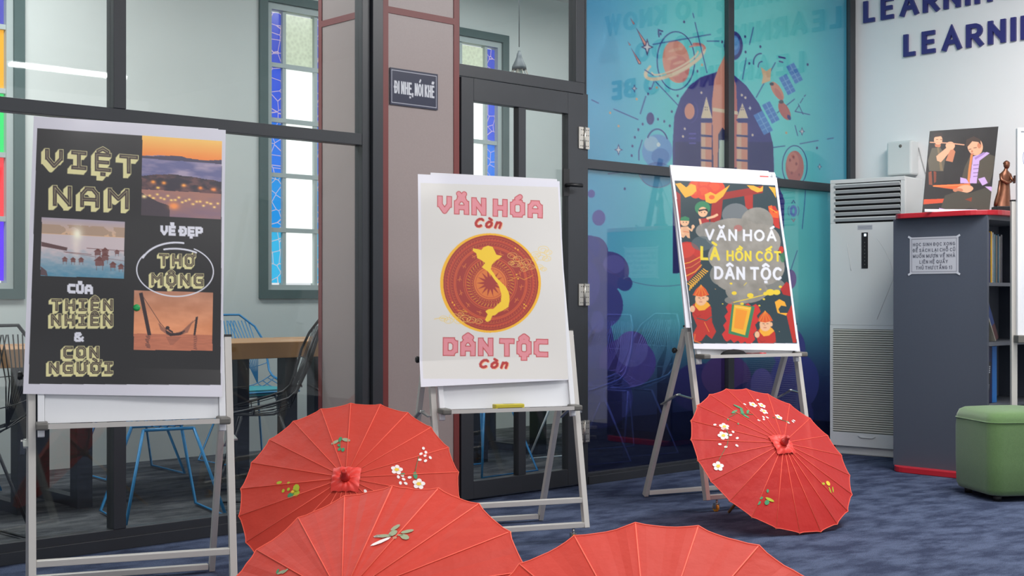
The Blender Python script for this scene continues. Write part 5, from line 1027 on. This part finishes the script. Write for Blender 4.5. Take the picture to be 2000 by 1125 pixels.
    S0 = at(1803, 414, Z=1.546)-back*.02; d2 = dv*.78; st = empty('caption_strip', S0, 0, 'white caption strip standing at the foot of the musicians photo', 'strip'); bb = MB(); bb.bar((0, 0, .008), (d2.x, d2.y, .008), .004, .016, (0, 0, 1)); bb.build('strip', mat('white_paper'), st)
musicians()

# bronze statuette
BRZ = mat('bronze', (120, 78, 58), .38, .65, noise=.3, nscale=40)
sp = at(1963, 412, Z=1.546, ); sp = at(1962, 414, t=8.0); sx, sy = sp.x, sp.y
st = empty('statuette', (sx, sy, 1.545), math.radians(-43), 'bronze robed figure holding a book on the bookcase top', 'statue')
BX('pedestal', BLACK, (-.062, -.05, 0), (.07, .05, .045), st, bevel=.004)
bo = MB(); prof = [(-.012, .045, .050, .040), (-.010, .065, .046, .036), (-.004, .10, .038, .032), (.0, .14, .031, .027), (.003, .175, .026, .022), (.004, .20, .030, .022), (.004, .225, .036, .022), (.004, .245, .030, .02), (.006, .262, .014, .013), (.009, .275, .010, .010)]
vs = []; fs = []; n_ = 16
for cx, z, rx, ry in prof:
    for k in range(n_): a = 2*math.pi*k/n_; fold = 1+.06*math.sin(a*5+z*20)*(z < .2); vs.append((cx+rx*math.cos(a)*fold, ry*math.sin(a)*fold, z))
for i in range(len(prof)-1):
    for k in range(n_): fs.append((i*n_+k, i*n_+(k+1) % n_, (i+1)*n_+(k+1) % n_, (i+1)*n_+k))
bo.add(vs, fs, True); bo.lathe([(.0, -.024), (.012, -.02), (.018, -.006), (.019, .006), (.014, .018), (.001, .024)], 14, Matrix.Translation((.012, -.002, .294)), cap=False)
bo.tube([(-.024, -.006, .24), (-.026, -.016, .205), (.004, -.03, .185), (.03, -.028, .192)], [.011, .011, .009, .007], 8); bo.tube([(.03, .0, .24), (.036, -.014, .21), (.044, -.024, .195)], [.010, .010, .007], 8)
bo.tube([(-.03, -.01, .20), (-.038, -.012, .13), (-.052, -.012, .07), (-.058, -.01, .047)], [.009, .012, .016, .012], 8)
bo.build('robed_body', BRZ, st)
MB().lathe([(.019, 0), (.021, .006), (.014, .016), (.004, .022)], 12, Matrix.Translation((.012, 0, .30))).build('headdress', BRZ, st)
MB().box((-.004, -.008, -.022), (.004, .014, .024), Matrix.Translation((.05, -.028, .205)) @ Matrix.Rotation(.1, 4, 'Y')).box((.026, -.036, .19), (.046, -.03, .196)).build('book', mat('dark_bronze', (70, 44, 38), .4, .5), st)

# green pouf
GF = mat('green_fabric', (92, 124, 74), .9, sheen=.4, noise=.14, nscale=90, bump=.3, bscale=500)
pf = empty('pouf', (6.70, 3.334, 0), math.radians(-34), 'green upholstered square pouf beside the bookcase', 'pouf')
pb_ = MB()
def rr(s_, r, n=6):
    out = []
    for cx, cy, a0 in ((s_-r, s_-r, 0), (-s_+r, s_-r, 90), (-s_+r, -s_+r, 180), (s_-r, -s_+r, 270)):
        for k in range(n+1): a = math.radians(a0+90*k/n); out.append((cx+r*math.cos(a), cy+r*math.sin(a)))
    return out
lev = [(.185, .028), (.205, .036), (.214, .06), (.217, .2), (.217, .36), (.213, .42), (.203, .448), (.185, .46), (.12, .468), (.03, .47)]; vs = []; fs = []
for s_, z in lev: vs += [(x, y, z) for x, y in rr(s_, min(.07, s_*.6))]
n_ = len(rr(.2, .07))
for i in range(len(lev)-1):
    for k in range(n_): fs.append((i*n_+k, i*n_+(k+1) % n_, (i+1)*n_+(k+1) % n_, (i+1)*n_+k))
fs += [tuple(range(n_))[::-1], tuple((len(lev)-1)*n_+k for k in range(n_))]
pb_.add(vs, fs, True); pb_.build('cushion', GF, pf)
MB().tube([(x, y, .405) for x, y in rr(.2165, .07)], .003, 5, True).build('piping', GF, pf)
for a in (-1, 1):
    for c_ in (-1, 1): MB().lathe([(.02, 0), (.022, .03)], 10, Matrix.Translation((a*.15, c_*.15, 0))).build('foot', BLACK, pf)

# mobile whiteboard at the right edge
wb = empty('mobile_whiteboard', (7.10, 3.44, 0), math.radians(-43), 'white mobile whiteboard with round emblem at the right edge', 'whiteboard')
b_ = at(1985, 665, t=7.32); wb.location = (b_.x, b_.y, 0); WZ0_, WZ1_ = .82, 1.975
BX('board', BOARD, (.018, -.012, WZ0_), (.75, .004, WZ1_-.02), wb)
fr = MB(); fr.box((0, -.018, WZ0_), (.02, .012, WZ1_)); fr.box((.02, -.018, WZ1_-.02), (.75, .012, WZ1_)); fr.box((.75, -.018, WZ0_), (.77, .012, WZ1_)); fr.build('board_frame', ALU_W, wb, bevel=.003)
BX('tray', ALU, (.0, -.06, WZ0_-.02), (.77, .01, WZ0_-.005), wb); BX('tray_end', PLASTIC_G, (-.012, -.062, WZ0_-.024), (.03, .012, WZ0_+.018), wb, bevel=.004)
for x in (-.006, .75): BX('post', ALU, (x-.014, .014, .02), (x+.018, .04, 1.575), wb, bevel=.002)
for x in (-.006, .75): BX('post_cap', BLACK, (x-.015, .013, 1.575), (x+.019, .041, 1.583), wb)
for x in (-.006, .75): BX('foot', ALU, (x-.014, -.05, 0), (x+.018, .2, .022), wb)
EM = mat('emblem_blue', (96, 104, 150), .5); eb = MB()
for rad, w_ in ((.095, .003), (.062, .002)):
    N = 40
    for k in range(N):
        a, c_ = 2*math.pi*k/N, 2*math.pi*(k+1)/N; eb.add([(.125+r_*math.cos(t), -.0125, 1.81+r_*math.sin(t)) for r_, t in ((rad, a), (rad, c_), (rad-w_, c_), (rad-w_, a))], [(0, 1, 2, 3)])
for k in range(22):
    a = 2*math.pi*k/22; M = Matrix.Translation((.125+.078*math.cos(a), -.0125, 1.81+.078*math.sin(a))) @ Matrix.Rotation(-a, 4, 'Y'); eb.add([M @ Vector(q) for q in ((-.007, 0, -.004), (.007, 0, -.004), (.007, 0, .002), (-.007, 0, .002))], [(0, 1, 2, 3)])
eb.build('emblem', EM, wb)
rb = BX('crate', mat('red_plastic', (190, 40, 44), .5), (0, 0, 0), (.2, .14, .19)); c_ = at(1996, 790, t=7.6)
bpy.data.objects.remove(rb)

# ------------------------------------------------------------ behind the glass
WOOD = mat('oak_slab', (168, 124, 78), .45, noise=.22, nscale=7); TOPW = mat('pale_table_top', (196, 180, 160), .35); BLKM = mat('black_table_leg', (40, 43, 48), .5)
TZ1, TZ0 = .80, .71
def table(x0, x1, y0, y1, legs, label):
    t = empty('cafe_table', ((x0+x1)/2, (y0+y1)/2, 0), 0, label, 'table', 'long oak tables behind the glass'); ox, oy = t.location.x, t.location.y
    BX('tabletop', WOOD, (x0-ox, y0-oy, TZ0), (x1-ox, y1-oy, TZ1), t, bevel=.004)
    for lx in legs:
        for ly in (y0+.08, y1-.12): BX('leg', BLKM, (lx-ox-.04, ly-oy-.04, .0), (lx-ox+.04, ly-oy+.04, TZ0), t)
        BX('foot_rail', BLKM, (lx-ox-.03, y0+.12-oy, .0), (lx-ox+.03, y1-.16-oy, .05), t)
    return t
table(1.0, 2.80, 6.24, 6.94, (1.25, 2.665), 'oak slab table on black legs, left one behind the glass')
table(2.83, 4.46, 6.24, 6.94, (2.965, 4.18), 'oak slab table on black legs, seen between the left easel and the pillar')
table(4.49, 5.78, 6.24, 6.94, (4.72, 5.62), 'oak slab table on black legs behind the door')
table(5.95, 7.75, 6.3, 7.0, (6.2, 7.5), 'oak slab table on black legs behind the mural glass')
CHM = {'blue': mat('blue_wire', (44, 132, 186), .4, .1), 'black': mat('black_wire', (36, 38, 40), .45, .2), 'white': mat('pale_wire', (228, 234, 236), .4, .1)}
def surf(a, b):
    prof = [(0, .25, .455, .20), (.2, .12, .43, .235), (.42, -.06, .425, .25), (.55, -.17, .47, .25), (.75, -.25, .66, .255), (.9, -.30, .82, .235), (1, -.33, .93, .13)]
    for i in range(len(prof)-1):
        if b <= prof[i+1][0] or i == len(prof)-2:
            t = (b-prof[i][0])/(prof[i+1][0]-prof[i][0]); y, z, hw = (prof[i][k]*(1-t)+prof[i+1][k]*t for k in (1, 2, 3)); break
    lift = .09*(abs(a)**2.2)*max(0, 1-abs(b-.45)/.4); wrap = .05*(a*a)*max(0, min(1, (b-.5)*3))*(1-max(0, (b-.9)*8))
    return Vector((a*hw, y+wrap, z+lift))
def make_chair(col, label, pad=False):
    root = empty('wire_chair', (0, 0, 0), 0, label, 'chair', 'wire chairs behind the glass'); m = CHM[col]
    rim = [surf(1, b) for b in np.linspace(0, .93, 12)]+[surf(a, 1) for a in (.9, 0, -.9)]+[surf(-1, b) for b in np.linspace(.93, 0, 12)]+[surf(a, 0) for a in (-.5, 0, .5)]
    MB().tube(rim, .008, 6, True).build('rim', m, root)
    st = MB()
    for a in np.linspace(-.9, .9, 13): st.tube([surf(a, b) for b in np.linspace(0, .52, 7)], .003, 4)
    for b in (.14, .3, .46, .53): st.tube([surf(a, b) for a in np.linspace(-1, 1, 9)], .0035, 4)
    st.build('seat_grid', m, root)
    bk = MB(); hubs = [-.6, 0, .6]
    for h_ in hubs:
        for t in np.linspace(-.42, .42, 7): bk.tube([surf(h_, .53), surf(h_+t*.5, .78), surf(max(-1, min(1, h_+t)), .965)], .003, 4)
    bk.tube([surf(a, .80) for a in np.linspace(-1, 1, 13)], .003, 4); bk.tube([surf(a, .66) for a in np.linspace(-1, 1, 13)], .003, 4); bk.build('back_lattice', m, root)
    for s_ in (-1, 1):
        MB().tube([(s_*.12, .10, .425), (s_*.235, .23, .012), (s_*.235, -.23, .012), (s_*.12, -.10, .425)], .008, 6).build('leg_loop', m, root)
    MB().tube([(-.12, .10, .423), (.12, .10, .423)], .008, 6).tube([(-.12, -.10, .423), (.12, -.10, .423)], .008, 6).build('cross_tube', m, root)
    if pad: MB().prism([(x*.9, y*.85+.03) for x, y in rr(.22, .07)], .435, .47).build('seat_pad', mat('teal_pad', (40, 150, 160), .7), root)
    return root
PROTO = {}
def chair(col, x, y, deg, label, pad=False):
    k = (col, pad)
    if k not in PROTO: c_ = make_chair(col, label, pad); PROTO[k] = c_
    else: c_ = copy_tree(PROTO[k])
    c_['label'] = label; c_.location = (x, y, 0); c_.rotation_euler = (0, 0, math.radians(deg)); return c_
chair('blue', 3.13, 5.80, -12, 'blue wire chair with its legs seen under the left whiteboard')
chair('black', 2.14, 5.76, 4, 'black wire chair cut by the left edge of the view')
chair('black', 3.80, 6.00, 60, 'black wire chair pulled up beside the pillar')
chair('blue', 4.55, 7.30, 180, 'blue wire chair with teal pad on the far side of the oak table', True)
chair('blue', 3.72, 7.28, 176, 'blue wire chair by the back wall, legs seen behind the nearer blue chair', True)
chair('blue', 2.62, 7.30, 184, 'blue wire chair by the back wall left of the black poster', True)
chair('blue', 5.30, 5.93, 92, 'blue wire chair whose legs show through the left door pane')
chair('white', 6.08, 5.88, 80, 'pale wire chair half behind the mural film, nearest the door')
chair('white', 6.66, 5.98, 80, 'pale wire chair behind the mural film, second one from the door')
# pendant lamps
def pendant(P, s_, tall, label):
    r = empty('pendant_lamp', P, 0, label, 'lamp', 'caged pendant lamps'); g = mat('lamp_grey', (66, 74, 78), .5)
    if tall: sh_ = [(.022, .15), (.03, .148), (.045, .06), (.058, .0), (.055, .0), (.042, .06)]
    else: sh_ = [(.008, .125), (.011, .11), (.016, .105), (.018, .085), (.028, .06), (.048, .02), (.050, 0), (.046, 0), (.026, .055)]
    MB().lathe([(a*s_, b*s_) for a, b in sh_], 20, cap=False).build('lamp_shade', g, r); MB().tube([(0, 0, .15*s_), (0, 0, HC-P[2])], .0035, 6).build('cord', mat('lamp_cord', (70, 76, 78), .6), r)
    cg = MB(); z0 = -.085 if not tall else -.14; r1 = .085 if not tall else .085
    for k in range(10): a = k*math.pi/5; cg.tube([(.045*s_*math.cos(a), .045*s_*math.sin(a), 0), (r1*s_*math.cos(a), r1*s_*math.sin(a), z0*s_)], .0022, 4)
    for rr_, zz in ((r1, z0), (r1*.96, z0*.85)): cg.tube([(rr_*s_*math.cos(k*math.pi/12), rr_*s_*math.sin(k*math.pi/12), zz*s_) for k in range(24)], .0025, 4, True)
    cg.build('wire_cage', mat('cage_wire', (120, 110, 96), .5), r); MB().lathe([(.001, -.05*s_), (.02*s_, -.04*s_), (.026*s_, -.02*s_), (.016*s_, .01*s_)], 12).build('bulb', mat('bulb_glass', (225, 222, 205), .2), r)
pa = at(1014, 136, t=9.3); pendant(tuple(pa), 1.05, False, 'small grey bell pendant lamp seen through the overlight')
pb2 = at(1190, 122, t=8.3); pendant(tuple(pb2), 1.2, True, 'larger grey conical pendant lamp seen dimly through the mural film')
# ceiling tube fixture of the near room, which mirrors in the left glass
tf = empty('tube_light', (5.87, -2.42, 3.3), 0, 'twin fluorescent tube light hung from the ceiling', 'light')
BX('housing', mat('fixture_white', (230, 230, 230), .5), (-.62, -.06, .03), (.62, .06, .06), tf)
for y in (-.03, .03): MB().tube([(-.6, y, .008), (.6, y, .008)], .019, 8).build('tube', mat('lit_tube', (255, 255, 255), emit=(255, 255, 255), strength=16), tf)
for x in (-.4, .4): MB().tube([(x, 0, .06), (x, 0, .2)], .003, 5).build('hanger', STEEL, tf)
